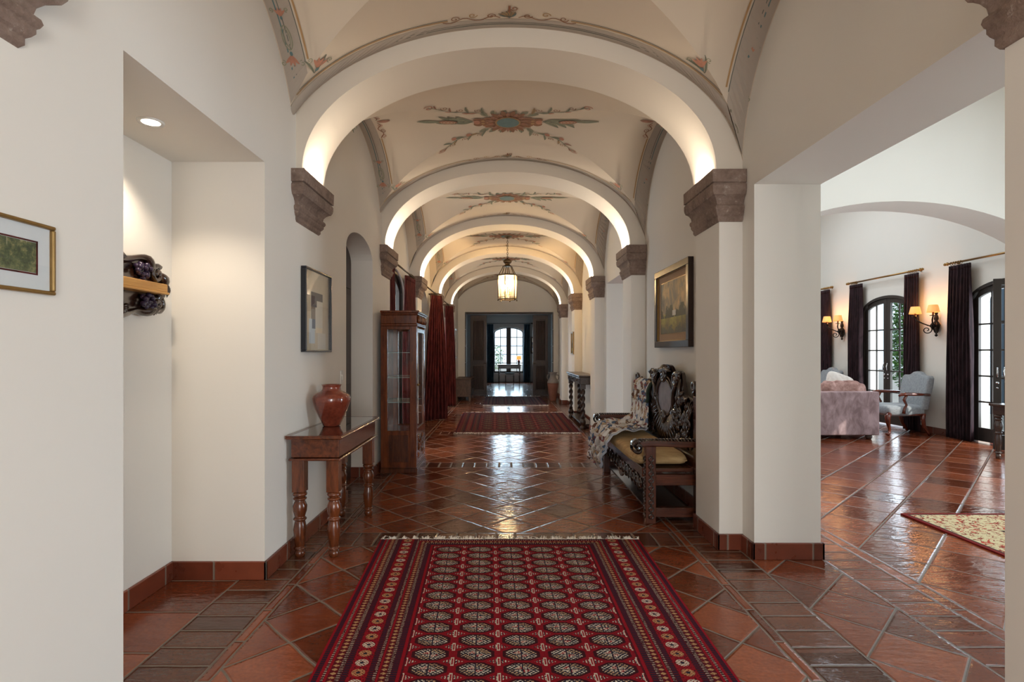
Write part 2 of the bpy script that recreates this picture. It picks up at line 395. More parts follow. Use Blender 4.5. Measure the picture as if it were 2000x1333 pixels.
# pictures -----------------------------------------------------------
def art_forest():
    b = MatB('forest_print', .5); u, v, w = b.xyz('UV') if False else b.xyz('Object')
    n = b.noise(b.tc.outputs['Object'], 48, 6, .75); n2 = b.noise(b.vec(0.0, v*110, w*8), 1.0, 3)
    c = b.ramp(n, [(.3, L(30, 38, 26)), (.48, L(70, 80, 48)), (.6, L(120, 116, 72)), (.72, L(168, 160, 120))])
    lo = (w*-1).step(.0, .06)
    c = b.mix(n2.step(.66, .7)*w.gt(-.01), c, L(186, 176, 150)); c = b.mix(lo*.6*n, c, L(156, 156, 112)); b.color(c); M['forest_print'] = b.m
art_forest()
def art_landscape():
    b = MatB('landscape_painting', .55); x, y, z = b.xyz('Object')      # local: y along the wall, z up, centre at origin
    p = b.vec(x, y*1.4, z); n = b.noise(p, 4.5, 6, .62, .5); n2 = b.noise(p, 24, 4)
    sky = b.ramp(n-(y*.25), [(.28, L(76, 84, 86)), (.45, L(120, 116, 104)), (.55, L(186, 160, 118)), (.68, L(224, 192, 140))])
    land = b.ramp(n*.7+n2*.3+z*1.2, [(.05, L(60, 54, 38)), (.2, L(96, 84, 50)), (.34, L(140, 130, 62)), (.45, L(172, 162, 82))])
    hor = (z+.06+(n-.5)*.05).lt(0)
    c = b.mix(hor, sky, land)
    tr = (n2-.5)*.12+(y*17).sin()*.03+(y*41).sin()*.02
    tree = between(z, -.10, .02)*(z+.02-tr*1.6).lt(0)
    c = b.mix(tree, c, L(44, 50, 34))
    house = between(y, -.09, .01)*between(z, -.085, -.035); c = b.mix(house, c, L(206, 204, 196))
    tr2 = (z+.20-((y*23).sin()*.03+(n2-.5)*.2)).lt(0); c = b.mix(tr2*.8, c, L(66, 66, 52))
    b.color(c); b.bump(n2, .3, .003); M['landscape_painting'] = b.m
art_landscape()
def art_abstract():
    b = MatB('collage_print', .6); x, y, z = b.xyz('Object')
    c = b.mix(b.noise(b.tc.outputs['Object'], 14, 3), L(186, 172, 150), L(206, 194, 174))
    def r(c, a0, a1, z0, z1, col): return b.mix(between(y, a0, a1)*between(z, z0, z1), c, col)
    c = r(c, -.13, .13, -.14, .12, L(212, 206, 194)); c = r(c, -.12, -.03, -.10, .12, L(124, 108, 98)); c = r(c, -.12, .13, .08, .14, L(52, 50, 66))
    c = r(c, -.12, .00, .03, .09, L(58, 54, 72)); c = r(c, -.16, -.04, -.24, -.06, L(196, 208, 220)); c = r(c, -.10, -.03, -.13, -.06, L(74, 88, 116))
    c = r(c, -.02, .12, -.16, -.12, L(224, 208, 180)); c = r(c, .02, .2, -.28, -.16, L(206, 200, 190)); b.color(c); M['collage_print'] = b.m
art_abstract()
# rugs -----------------------------------------------------------------
def rug_mat(name, w, l, cols, fieldm, base, mid, deep, pale, gold, navy, pitchv, tint=1.0):
    """Bokhara rug: u across 0..w, v along 0..l (UV in metres)"""
    b = MatB(name, .95, .15); u, v, _ = b.xyz('UV')
    wn_ = b.noise(b.vec(u, v, 0.0), 160, 2); u = u+(wn_-.5)*.004; v = v+(wn_-.5)*.004
    du = u.min(w-u); dv = v.min(l-v)
    s = du.min(dv); along = sel(du.lt(dv), v, u)
    fx0 = fieldm; pu = (w-2*fieldm)/cols
    cu = (u-fx0)/pu; fu = (cu.fract()-.5)*pu; cv = (v-fieldm)/pitchv; fv = (cv.fract()-.5)*pitchv
    fu2 = ((cu+.5).fract()-.5)*pu; fv2 = ((cv+.5).fract()-.5)*pitchv
    # gul: octagon
    def octa(a, c, ra, rc): return (a.abs()/ra).max(c.abs()/rc).max((a.abs()/ra+c.abs()/rc)/1.42)
    o = octa(fu, fv, pu*.335, pitchv*.36)
    fine = b.noise(b.vec(u, v, 0.0), 115, 1)
    col = b.mix(fine.step(.35, .65)*.4, base, deep)
    col = b.mix(between(o, 1.0, 1.22), col, deep)
    quad = (fu*fv).gt(0)
    tex = ((fu*(6.28/.021)).sin()*(fv*(6.28/.019)).sin()+(fine-.5)*3.2).gt(0.15)
    ring = b.mix(tex, navy, b.mix(quad*.8, pale, gold))
    inner = b.mix(quad, b.mix(fine.gt(.5), base, pale), b.mix(fine.gt(.5), navy, pale))
    g = b.mix(o.lt(.5), ring, inner)
    g = b.mix(fu.abs().lt(.003)+fv.abs().lt(.0022), g, navy)
    col = b.mix(o.lt(1.0), col, g)
    # secondary motif
    q = (fu2.abs()/(pu*.24)+fv2.abs()/(pitchv*.2)); bar = fu2.abs().lt(pu*.035)*fv2.abs().lt(pitchv*.27)
    col = b.mix(q.lt(1)*((fu2*450).sin()+(fine-.5)*2).gt(0), col, b.mix(fine.gt(.5), pale, navy))
    col = b.mix(bar, col, pale); col = b.mix(fu2.abs().lt(pu*.017)*fv2.abs().lt(pitchv*.2), col, base)
    # borders
    f = fieldm; dull = tuple((p*.55+q*.45) for p, q in zip(pale, mid))
    def dots(per, a0, a1, amp=1.0):
        m = (a0+a1)/2; h = (a1-a0)/2
        return ((((along/per).fract()-.5).abs()*per)/(per*.36)+((s-m).abs()/h)).lt(1.0)
    bc = b.mix(fine.gt(.5), deep, mid)
    def band(c, a0, a1, col2): return b.mix(between(s, a0, a1), c, col2)
    check = ((along*(6.28/.016)).sin()+(fine-.5)*1.6).gt(.15)
    for a0, a1, kind in ((.0, .012, 'r'), (.012, .035, 'n'), (.035, .05, 'r'), (.05, .062, 'c'), (.062, .075, 'r'), (.078, .11, 'f'), (.112, .13, 'c'), (.135, .155, 'n'), (.16, .245, 'F'), (.25, .268, 'n'), (.272, .285, 'c'), (.288, .298, 'r'), (.3, .328, 'f'), (.33, .345, 'c'), (.347, .372, 'n'), (.375, .39, 'r')):
        a0 *= f/.4; a1 *= f/.4
        if kind == 'r': bc = band(bc, a0, a1, base)
        elif kind == 'n': bc = band(bc, a0, a1, b.mix(check, navy, mid))
        elif kind == 'c': bc = band(bc, a0, a1, b.mix(check*(fine.gt(.42)), deep, dull))
        elif kind == 'f':
            bc = band(bc, a0, a1, mid); bc = b.mix(dots(.03, a0, a1)*(fine.gt(.38)), bc, gold)
        else:
            bc = band(bc, a0, a1, b.mix(fine.gt(.42), deep, base)); k = ((along/.075).fract()-.5)*.075
            alt = ((along/.15).fract()).gt(.5)
            rr = dist(k/.027, (s-(a0+a1)/2)/.030)
            bc = b.mix(rr.lt(1)*(((k*420).sin()*(s*380).sin()+(fine-.5)*3.4)).gt(-.25), bc, b.mix(alt, pale, gold))
            bc = b.mix(rr.lt(.3), bc, navy)
    c = b.mix(s.lt(f), col, bc)
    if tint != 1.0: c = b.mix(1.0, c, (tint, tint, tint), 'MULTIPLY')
    b.color(c); b.bump(fine, .5, .003); M[name] = b.m
RED, MID, DEEP, PALE, GOLD, NAVY = L(130, 5, 22), L(82, 8, 20), L(52, 8, 16), L(188, 176, 158), L(168, 130, 88), L(26, 22, 40)
rug_mat('bokhara_rug', 1.86, 3.1, 5, .40, RED, MID, DEEP, PALE, GOLD, NAVY, .121)
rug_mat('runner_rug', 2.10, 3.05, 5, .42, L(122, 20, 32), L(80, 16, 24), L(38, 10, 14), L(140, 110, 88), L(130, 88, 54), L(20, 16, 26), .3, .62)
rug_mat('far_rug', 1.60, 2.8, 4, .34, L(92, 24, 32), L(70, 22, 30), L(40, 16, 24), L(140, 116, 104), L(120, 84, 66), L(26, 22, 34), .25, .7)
def floral_rug():
    b = MatB('floral_rug', .95, .15); u, v, _ = b.xyz('UV')
    p = b.vec(u, v, 0.0); s = u.min(v.min(3.0-v))
    n = b.noise(p, 12, 3, .6, 1.5); n2 = b.noise(p, 30, 2, .5, 1)
    fld = b.mix(n2.gt(.56), L(196, 180, 140), L(128, 44, 34)); fld = b.mix(n.gt(.6), fld, L(170, 60, 44)); fld = b.mix(n.lt(.36), fld, L(76, 86, 74))
    inn = b.mix(n.gt(.55), L(136, 130, 92), L(190, 168, 126)); inn = b.mix(n2.gt(.6), inn, L(140, 52, 40))
    c = b.mix(s.lt(.42), inn, fld); c = b.mix(between(s, .03, .045)+between(s, .42, .44), c, L(60, 46, 40)); c = b.mix(s.lt(.03), c, L(110, 24, 20))
    b.color(c); b.bump(n2, .4, .003); M['floral_rug'] = b.m
floral_rug()
def quilt():
    b = MatB('floral_quilt', .9, .2); vz = b.vor(b.tc.outputs['Object'], 21, 'Color'); sp = b.n.new('ShaderNodeSeparateColor'); b.l.new(vz, sp.inputs[0])
    r = X(b.nt, sp.outputs[0]); n = b.noise(b.tc.outputs['Object'], 40, 4)
    c = b.ramp(r*.8+n*.2, [(.0, L(224, 220, 214)), (.28, L(206, 198, 188)), (.40, L(110, 78, 62)), (.50, L(186, 160, 130)), (.62, L(136, 74, 68)), (.69, L(84, 102, 126)), (.78, L(214, 204, 190)), (.9, L(36, 34, 44))], 'CONSTANT')
    b.color(b.mix(n.gt(.62), c, L(226, 222, 218))); b.bump(n, .3, .004); M['floral_quilt'] = b.m
quilt()
plain('quilt_lining', L(190, 196, 206), .9); plain('leaf', L(70, 110, 44), .5, nscale=8, namt=.4); plain('bark', L(80, 66, 50), .9)
plain('outside_wall', L(84, 96, 110), .9, nscale=3, namt=.05, space='World'); plain('patio', L(140, 136, 130), .9, nscale=3, space='World'); plain('grape_purple', L(46, 34, 58), .25, nscale=30, namt=.4)
plain('stone_panel', L(112, 104, 98), .8, nscale=5, namt=.35, space='World')
# ------------------------------------------------------------------ the setting
def struct(name, mb, mat, parent=None, **kw):
    o = mb.build(name, mat, parent, **kw)
    if not parent: o['kind'] = 'structure'
    return o
fl = MB(); fl.box(-2.6, 7.3, -3.2, 16.75, -.08, 0); fl.box(-3.6, 3.8, 16.75, 24.2, -.08, 0)
struct('floor', fl, 'terracotta_floor')
# left wall: plain, niche, arched doorway, set-back bays with arched openings
def arch_header(mb, x0, x1, y0, y1, zs, rise, top, n=20):
    yc = (y0+y1)/2; hw = (y1-y0)/2
    pts = [(yc-hw*cos(pi*k/n), zs+rise*sin(pi*k/n)) for k in range(n+1)]
    for (a, za), (c, zc) in zip(pts, pts[1:]):
        mb.loft([[(x0, a, za), (x1, a, za), (x1, a, top), (x0, a, top)], [(x0, c, zc), (x1, c, zc), (x1, c, top), (x0, c, top)]])
wl = MB(); OUT = -2.1; TOP = 4.1
wl.box(OUT, XL, -3.2, 2.03, 0, TOP); wl.box(OUT, XL, 2.03, 3.225, 2.48, TOP); wl.box(OUT, -1.98, 2.03, 3.225, 0, 2.48)
wl.box(OUT, XL, 3.225, 4.88, 0, TOP); wl.box(OUT, -1.72, 4.88, 5.86, 0, 2.3+.21); wl.box(OUT, XL, 5.86, 6.74, 0, TOP)
arch_header(wl, OUT, XL, 4.88, 5.86, 2.30, .21, TOP)
OPEN_L = [(7.05, 8.45, 2.22, .33), (9.72, 11.02, 2.22, .33), (12.25, 13.6, 2.22, .33)]
y = 6.74
for a, c, zs, rs in OPEN_L:
    wl.box(OUT, XL2, y, a, 0, TOP); arch_header(wl, OUT, XL2, a, c, zs, rs, TOP); y = c
wl.box(OUT, XL2, y, YEND, 0, TOP)
for i in (3, 4, 5): wl.box(XL2, XL, ARCH_Y[i], ARCH_Y[i]+ARCH_T, 0, 2.57)
wl.box(XL2, XL, ARCH_Y[5]+ARCH_T, YEND, 0, TOP)
struct('wall_left', wl, 'plaster')
# right wall with three wide openings and a pilaster under every arch
wr = MB(); ZH = 2.444
y = -3.2
for a, c in ((1.72, 3.536), (6.92, 8.68), (12.06, 13.82)):
    wr.box(XR, XR2, y, a, 0, TOP); wr.box(XR, XR2, a, c, ZH, 5.0 if a < 3 else TOP); y = c
wr.box(XR, XR2, y, YEND, 0, TOP)
wr.box(XR2-.05, XR2, -1, 16.5, TOP, 5.2)
for ay in ARCH_Y: wr.box(XP, XR, ay, ay+ARCH_T, 0, 2.56)
struct('wall_right', wr, 'plaster')
# end wall with the wide doorway
we = MB(); E0, E1, EZ = -1.218, 1.483, 2.57
we.box(-2.1, E0, YEND, YEND+.55, 0, TOP); we.box(E1, 2.1, YEND, YEND+.55, 0, TOP); we.box(E0, E1, YEND, YEND+.55, EZ, TOP)
struct('wall_end', we, 'plaster')
sp = MB()
for xa, xb in ((E0, E0+.03), (E1-.03, E1)):
    for k in range(5): sp.box(xa-.0, xb, YEND+.01, YEND+.53, .01+k*.51, .505+k*.51)
sp.box(E0, E1, YEND+.25, YEND+.53, EZ-.05, EZ-.0)
struct('trim_1', sp, 'stone_panel', bevel=.008)
# wall behind the camera, with an added, unseen opening that admits fill light
wk = MB(); wk.box(-2.1, -1.3, -3.6, -3.3, 0, TOP); wk.box(1.5, 2.1, -3.6, -3.3, 0, TOP); wk.box(-1.3, 1.5, -3.6, -3.3, 3.4, TOP)
struct('wall_back', wk, 'plaster')
# vaulted ceiling, with its painted decoration
def zv(x, y, b, yc):
    u = min(1, abs((x-VC)/VA)); v = min(1, abs((y-yc)/b))
    return SPR+(CROWN-SPR)*max(sqrt(1-u*u), sqrt(1-v*v))
def vault(i, y0, y1, rng):
    mb = MB(); mb.keep = True; yc = (y0+y1)/2; b = (y1-y0)/2; n = 22
    mb.smooth = True
    H = CROWN-SPR
    for sgn in (-1, 1):
        # webs over the arches (depend on x) and webs over the walls (depend on y)
        def fa(s, t):      # s 0..1 from centre outwards, t -1..1 between the groins
            w = sin(s*pi/2); a = (2*t-1)*s*pi/2
            return (VC+VA*sin(a), yc+sgn*b*w, SPR+H*cos(a))
        def fb(s, t):
            w = sin(s*pi/2); a = (2*t-1)*s*pi/2
            return (VC+sgn*VA*w, yc+b*sin(a), SPR+H*cos(a))
        for fn in (fa, fb): mb.grid(fn, n, n*2)
    # painted motifs: 2D strokes in a chart of the vault, laid 2 mm under the plaster
    mb.smooth = False
    def gen(x, y): return (x, y, zv(x, y, b, yc))
    def webA(s, e): return lambda p, q: (VC+VA*sin(p/1.32), yc+s*(b-q), SPR+H*cos(p/1.32))                      # p along the arch, q away from it
    def webB(s): return lambda p, q: ((VC+s*VA-s*q), yc+b*sin(p/1.03), SPR+H*cos(p/1.03))
    def emitp(f, pts, mat, lay):
        mb.cur = PAINTS.index(mat); out = []
        for p, q in pts:
            P = Vector(f(p, q)); C = Vector((VC*.5, yc, 1.9)); P = P+(C-P).normalized()*(.0025*lay); out.append(P)
        mb.poly(out)
    def stroke(f, pts, w, mat, lay=1):
        wf = w if callable(w) else (lambda t: w)
        n_ = len(pts); L_ = []; R_ = []
        for k, (x, y_) in enumerate(pts):
            x0, y0_ = pts[max(0, k-1)]; x1, y1_ = pts[min(n_-1, k+1)]
            dx, dy = x1-x0, y1_-y0_; d = sqrt(dx*dx+dy*dy) or 1; h = wf(k/(n_-1))/2
            L_.append((x-dy/d*h, y_+dx/d*h)); R_.append((x+dy/d*h, y_-dx/d*h))
        for k in range(n_-1): emitp(f, (L_[k], L_[k+1], R_[k+1], R_[k]), mat, lay)
    def disc(f, c, rx, ry, mat, lay=2, n_=20, rot=0.0, ring=0.0):
        pts = [(c[0]+cos(rot)*rx*cos(2*pi*k/n_)-sin(rot)*ry*sin(2*pi*k/n_), c[1]+sin(rot)*rx*cos(2*pi*k/n_)+cos(rot)*ry*sin(2*pi*k/n_)) for k in range(n_)]
        if ring: stroke(f, pts+[pts[0]], ring, mat, lay)
        else:
            for k in range(n_): emitp(f, (c, pts[k], pts[(k+1) % n_]), mat, lay)
    def leaf(f, c, ang, ln, w, mat='paint_green', lay=2, vein=True, bend=.25):
        n_ = 9; mid = []
        for k in range(n_):
            t = k/(n_-1); a = ang+bend*t; mid.append((c[0]+cos(a)*ln*t, c[1]+sin(a)*ln*t))
        stroke(f, mid, lambda t: max(.002, w*sin(pi*min(1, t*.95+.03))**.8), mat, lay)
        if vein: stroke(f, mid, .004, 'paint_line', lay+1)
        return mid[-1]
    def scroll(f, c, r, a0, hand, w=.008, mat='paint_brown', lay=2, turns=1.25): stroke(f, spiral(c, r, turns, a0, 20, hand), w, mat, lay)
    def line(a, c, n_=2): return [(a[0]+(c[0]-a[0])*k/n_, a[1]+(c[1]-a[1])*k/n_) for k in range(n_+1)]
    def spray(f, c, ang, ln, first=True):        # a stem with leaves, buds and a curl at its tip
        stem = []; N = 16
        for k in range(N+1):
            t = k/N; off = sin(t*pi*2.5)*.03; stem.append((c[0]+cos(ang)*ln*t-sin(ang)*off, c[1]+sin(ang)*ln*t+cos(ang)*off))
        stroke(f, stem, .009, 'paint_green', 2)
        for k in range(1, 8):
            p = stem[k*2]; s_ = 1 if k % 2 else -1; sc = 1-k*.07
            leaf(f, p, ang+s_*rng.uniform(.4, .8), .16*sc, .036*sc, rng.choice(['paint_green', 'paint_green', 'paint_green', 'paint_ochre', 'paint_red']), 2)
            if k in (3, 5): disc(f, (p[0]+cos(ang-s_)*.04, p[1]+sin(ang-s_)*.04), .030, .022, 'paint_red', 3)
            if k in (2, 4, 6): scroll(f, (p[0]+cos(ang-s_*1.3)*.05, p[1]+sin(ang-s_*1.3)*.05), .035, ang, s_, .007, 'paint_brown')
        scroll(f, stem[-1], .045, ang, 1, .012, 'paint_red')
    def tulip(f, c, ang, k=1.0):
        for da in (-.5, -.2, .1, .4): leaf(f, c, ang+da, .11*k, .032*k, 'paint_red', 3, False, da*.6)
        disc(f, (c[0]-cos(ang)*.015*k, c[1]-sin(ang)*.015*k), .022*k, .016*k, 'paint_teal', 4)
        for da in (-1.5, 1.5):
            scroll(f, (c[0]+cos(ang+da*.6)*.13*k, c[1]+sin(ang+da*.6)*.13*k), .03*k, ang+pi, 1 if da > 0 else -1, .006, 'paint_green')
    # border bands
    for s in (-1, 1):
        f = webA(s, 0); um = 1.32*(pi/2)*.985
        def lim(q): return 1.32*asin(min(1, (b-q)/b))*.995
        for q0, q1, mat in ((.006, .10, 'paint_band'),):
            N = 48
            for k in range(N):
                a = -1+2*k/N; c = -1+2*(k+1)/N
                emitp(f, ((a*lim(q0), q0), (c*lim(q0), q0), (c*lim(q1), q1), (a*lim(q1), q1)), mat, 1)
        for q, w, mat in ((.045, .006, 'paint_line'), (.062, .004, 'paint_line'), (.125, .010, 'paint_ochre'), (.140, .004, 'paint_line')):
            t0 = .34 if q > .1 else 0
            for s2 in (-1, 1):
                pts = [(s2*(t0+(lim(q)-t0)*k/24), q) for k in range(25)]
                stroke(f, pts, w, mat, 2)
        # little scrolls at the crown of each arch
        for s2 in (-1, 1):
            stroke(f, [(s2*(.05+.32*k/14), .115+.018*sin(k*.9)) for k in range(15)], .007, 'paint_brown', 2)
            for k in range(3): scroll(f, (s2*(.10+.10*k), .135+.02*(k % 2)), .026, 0, s2*(1 if k % 2 else -1), .006, 'paint_ochre' if k % 2 else 'paint_brown')
            leaf(f, (0, .12), pi/2-s2*.9, .06, .022, 'paint_teal', 3)
        for da in (-.7, -.35, 0, .35, .7): leaf(f, (0, .115), pi/2+da, .075, .02, 'paint_ochre', 3)
        stroke(f, [(0, .13), (0, .24)], .012, 'paint_brown', 3); scroll(f, (.025, .21), .024, pi, 1, .007)
        # corners
        for s2 in (-1, 1):
            for q0, cc in ((.09, 0),):
                base = lim(.02)
                p = (s2*(base-.22), .055); tulip(f, p, pi if s2 > 0 else 0, .42)
                disc(f, (s2*(base-.12), .045), .045, .02, 'paint_green', 3, ring=.007)
                tulip(f, (s2*(lim(.2)-.06), .19), pi/2+s2*.75, .78)
                leaf(f, (s2*(lim(.2)-.02), .165), pi/2+s2*.2, .16, .02, 'paint_green', 2); leaf(f, (s2*(lim(.2)-.02), .165), pi/2+s2*1.3, .16, .02, 'paint_green', 2)
        g = webB(s); bm_ = 1.03*(pi/2)
        wx = (VC+VA-XR if s > 0 else XL-(VC-VA))       # where the wall cuts the vault
        wx = max(wx, .0)+.0
        def limb(q): return 1.03*asin(min(1, (VA-q)/VA))*.99
        q0, q1 = wx+.004, wx+.15; N = 40
        for k in range(N):
            a = -1+2*k/N; c = -1+2*(k+1)/N
            emitp(g, ((a*limb(q0), q0), (c*limb(q0), q0), (c*limb(q1), q1), (a*limb(q1), q1)), 'paint_band', 1)
        for dq, w, mat in ((.055, .008, 'paint_teal'), (.075, .005, 'paint_line'), (.17, .012, 'paint_ochre'), (.15, .005, 'paint_line')):
            q = wx+dq
            for s2 in (-1, 1):
                t0 = .0 if dq < .1 else .3
                stroke(g, [(s2*(t0+(limb(q)-t0-.06)*k/24), q) for k in range(25)], w, mat, 2)
        for s2 in (-1, 1):
            q = wx+.07
            tulip(g, (s2*(limb(q)-.42), q), 0 if s2 < 0 else pi, .45)
            disc(g, (s2*(limb(q)-.30), q), .07, .028, 'paint_green', 3, ring=.007); disc(g, (s2*(limb(q)-.30), q), .05, .016, 'paint_green', 3, ring=.006)
            tulip(g, (s2*(limb(q)-.20), q), pi if s2 < 0 else 0, .6)
            # scrolls at the middle of the wall side
            stroke(g, [(s2*(.03+.26*k/12), wx+.19+.02*sin(k*.9)) for k in range(13)], .009, 'paint_brown', 2)
            for k in range(3): scroll(g, (s2*(.08+.09*k), wx+.21), .03, 0, s2*(1 if k % 2 else -1), .007, 'paint_brown' if k % 2 else 'paint_red')
        leaf(g, (0, wx+.19), pi/2, .14, .05, 'paint_red', 3)
    # centre medallion
    def G(p, q): return (VC*1.0+p, yc+q, zv(VC+p, yc+q, b, yc))
    for k in range(14): leaf(G, (cos(k*2*pi/14)*.10, sin(k*2*pi/14)*.10), k*2*pi/14, .15, .055, 'paint_brown', 3, False, 0)
    for k in range(14): leaf(G, (cos((k+.5)*2*pi/14)*.10, sin((k+.5)*2*pi/14)*.10), (k+.5)*2*pi/14, .12, .03, 'paint_red', 4, True, 0)
    disc(G, (0, 0), .125, .125, 'paint_ochre', 5); disc(G, (0, 0), .108, .108, 'paint_teal', 6, 28); disc(G, (0, 0), .128, .128, 'paint_brown', 6, 28, ring=.008)
    for s in (-1, 1):
        for dx, dy, r in ((.25, 0, .07), (.29, .05, .045), (.29, -.05, .045), (.21, .06, .04), (.21, -.06, .04)): disc(G, (s*dx, dy), r, r*.85, 'paint_brown', 3)
        disc(G, (s*.30, .0), .03, .045, 'paint_red', 4); disc(G, (s*.24, .03), .018, .018, 'paint_ochre', 4); disc(G, (s*.24, -.03), .018, .018, 'paint_ochre', 4)
        for k, (d, w) in enumerate(((.34, .12), (.42, .11), (.50, .10))):
            for e in (-1, 1): leaf(G, (s*d, 0), (0 if s > 0 else pi)+e*.42, .20, .055, 'paint_green', 2)
        disc(G, (s*.58, 0), .085, .036, 'paint_red', 4); disc(G, (s*.58, 0), .085, .036, 'paint_brown', 5, ring=.006)
        for k in range(4): disc(G, (s*(.53+.035*k), .0), .014, .022, 'paint_pale', 6, ring=.004)
        leaf(G, (s*.64, 0), 0 if s > 0 else pi, .24, .06, 'paint_green', 3, True, 0)
        for e in (-1, 1):
            for k in range(3): leaf(G, (s*(.05+.07*k), e*.14), pi/2*e-s*e*.4*k, .11, .055, 'paint_green', 2)
            # sprays run out along the groins
            nb = b/VA
            def D(p, q, s=s, e=e): # p along the groin, q across
                px = s*(p*.83-q*.45*1); py = e*(p*.83*nb+q*.75); return (VC+px, yc+py, zv(VC+px, yc+py, b, yc))
            spray(D, (.20, .01), 0, .66)
    o = mb.build('ceiling', PAINTS); o['kind'] = 'structure'
rng = random.Random(3)
for i in range(5): vault(i, ARCH_Y[i]+ARCH_T, ARCH_Y[i+1], rng)
vault(5, ARCH_Y[5]+ARCH_T, YEND, rng); vault(6, -1.4, ARCH_Y[0], rng)
cb = MB(); cb.box(-2.1, 2.1, -3.2, -1.4, 3.57, 3.7); cb.box(-2.2, 2.2, -3.3, 17.2, 4.1, 4.3); struct('ceiling', cb, 'vault_plaster')
# transverse arches
def tarch(y0, y1):
    mb = MB(); n = 56
    pts = ell(VC, SPR, AA, ARISE, pi, 0, n, .96)
    x0, x1 = -1.62, 1.70
    mb.smooth = True
    fr = [[mb.vert((x, yy, z)) for x, z in pts] for yy in (y0, y1)]
    for k in range(n): mb.face((fr[0][k], fr[0][k+1], fr[1][k+1], fr[1][k]))
    mb.smooth = False
    for yy in (y0, y1):
        a = [mb.vert((x, yy, z)) for x, z in pts]; c = [mb.vert((x0+(x1-x0)*k/n, yy, 4.08)) for k in range(n+1)]
        for k in range(n): mb.face((a[k], a[k+1], c[k+1], c[k]))
        for xx, aa, cc in ((x0, a[0], c[0]), (x1, a[-1], c[-1])): mb.face((aa, mb.vert((xx, yy, SPR)), cc))
    for xa, xb in ((x0, VC-AA), (VC+AA, x1)): mb.poly([(xa, y0, SPR), (xb, y0, SPR), (xb, y1, SPR), (xa, y1, SPR)])
    struct('trim_2', mb, 'arch_plaster')
for ay in ARCH_Y: tarch(ay, ay+ARCH_T)
# carved stone corbels under the arch springers
PROF = [(2.24, .0), (2.255, .012), (2.275, .012), (2.285, .022), (2.298, .03), (2.312, .03), (2.318, .036), (2.332, .042), (2.346, .038), (2.352, .025), (2.375, .030), (2.395, .045), (2.408, .062), (2.412, .072), (2.43, .082), (2.45, .086), (2.474, .086), (2.484, .080), (2.487, .074), (2.491, .074), (2.494, .088), (2.578, .090), (2.58, .086)]
def corbel(ay, side):
    mb = MB(); xin = (XL-.0 if side < 0 else XP); k = 1.0 if side < 0 else .72
    rings = []
    for z, o in PROF:
        o = o*k+(.008 if side > 0 else .0)
        xi = xin+o if side < 0 else xin-o
        xw = XL2 if side < 0 else XR-.002
        pts = [(xw, ay-o), (xi, ay-o), (xi, ay+ARCH_T+o), (xw, ay+ARCH_T+o)]
        rings.append([(px, py, z) for px, py in pts])
    mb.loft(rings); struct('trim_3', mb, 'cantera_stone', bevel=.006, seg=2)
    # small lamp let into the top of the corbel, washing the arch
    up = MB(); xl = (XL+.058 if side < 0 else XP-.028); yl = ay+ARCH_T/2
    up.box(xl-.016, xl+.016, yl-.14, yl+.14, 2.58, 2.586)
    o = up.build('corbel_uplight', 'uplight_glow'); far = round((ay-1.14)/2.57)
    tag(o, f"thin uplight on the {'left' if side < 0 else 'right'} stone corbel, {['first', 'second', 'third', 'fourth', 'fifth', 'last'][far]} of six from the camera", 'light', 'uplights on the corbels')
    p = {0: 2, 1: 4, 2: 9, 3: 9, 4: 9, 5: 9}[far]
    lamp('uplight_lamp', 'AREA', (xl, yl, 2.60), p, (1, .86, .70), (radians(180), 0, 0), .02, .30)
for ay in ARCH_Y:
    for s in (-1, 1): corbel(ay, s)
# baseboards of terracotta tile
def baseb(name, segs):
    mb = MB(); t = .018; h = .108
    for x0, y0, x1, y1, nx, ny in segs:       # a run along the wall, (nx, ny) into the room
        a, c = sorted((x0, x1)); d, e = sorted((y0, y1))
        if nx: mb.box(x0, x0+nx*t, d-(t if ny else 0), e, 0, h)
        else: mb.box(a, c, y0, y0+ny*t, 0, h)
    struct(name, mb, 'terracotta_baseboard', bevel=.004)
sg = [(XL, -3.2, XL, 2.03, 1, 0), (-1.98, 2.03, -1.98, 3.225, 1, 0), (-1.98, 3.225, XL+.018, 3.225, 0, -1), (XL, 3.207, XL, 4.88, 1, 0), (-1.72, 5.86, XL+.018, 5.86, 0, -1), (XL, 5.842, XL, 6.74, 1, 0),
      (XL2, 6.74, XL2, 7.05, 1, 0), (XL2, 8.45, XL2, 8.85, 1, 0), (XL2, 9.3, XL2, 9.72, 1, 0), (XL2, 11.02, XL2, 11.42, 1, 0), (XL2, 11.87, XL2, 12.25, 1, 0)]
for i in (3, 4): sg += [(XL2, ARCH_Y[i], XL+.018, ARCH_Y[i], 0, -1), (XL, ARCH_Y[i]-.018, XL, ARCH_Y[i]+ARCH_T, 1, 0)]
sg += [(XL, ARCH_Y[5]-.018, XL, YEND, 1, 0), (XL, YEND, E0, YEND, 0, -1)]
baseb('baseboard_left', sg)
sg = []
for ay in ARCH_Y: sg += [(XP, ay-.018, XP, ay+ARCH_T, -1, 0), (XP-.018, ay, XR, ay, 0, -1), (XP-.018, ay+ARCH_T, XR, ay+ARCH_T, 0, 1)]
for a, c in ((-3.2, 1.14), (1.59, 1.72), (3.518, 3.71), (4.16, 6.28), (6.73, 6.92), (8.662, 8.85), (9.3, 11.42), (11.87, 12.06), (13.802, 13.99), (14.44, YEND)): sg.append((XR, a, XR, c, -1, 0))
for yy in (3.536, 8.68, 13.82): sg.append((XR-.018, yy, XR2+.018, yy, 0, -1))
for yy in (1.72, 6.92, 12.06): sg.append((XR-.018, yy, XR2+.018, yy, 0, 1))
for a, c in ((3.518, 6.938), (8.662, 12.078), (13.802, 14.0)): sg.append((XR2, a, XR2, c, 1, 0))
sg.append((E1, YEND, XR, YEND, 0, -1))
baseb('baseboard_right', sg)
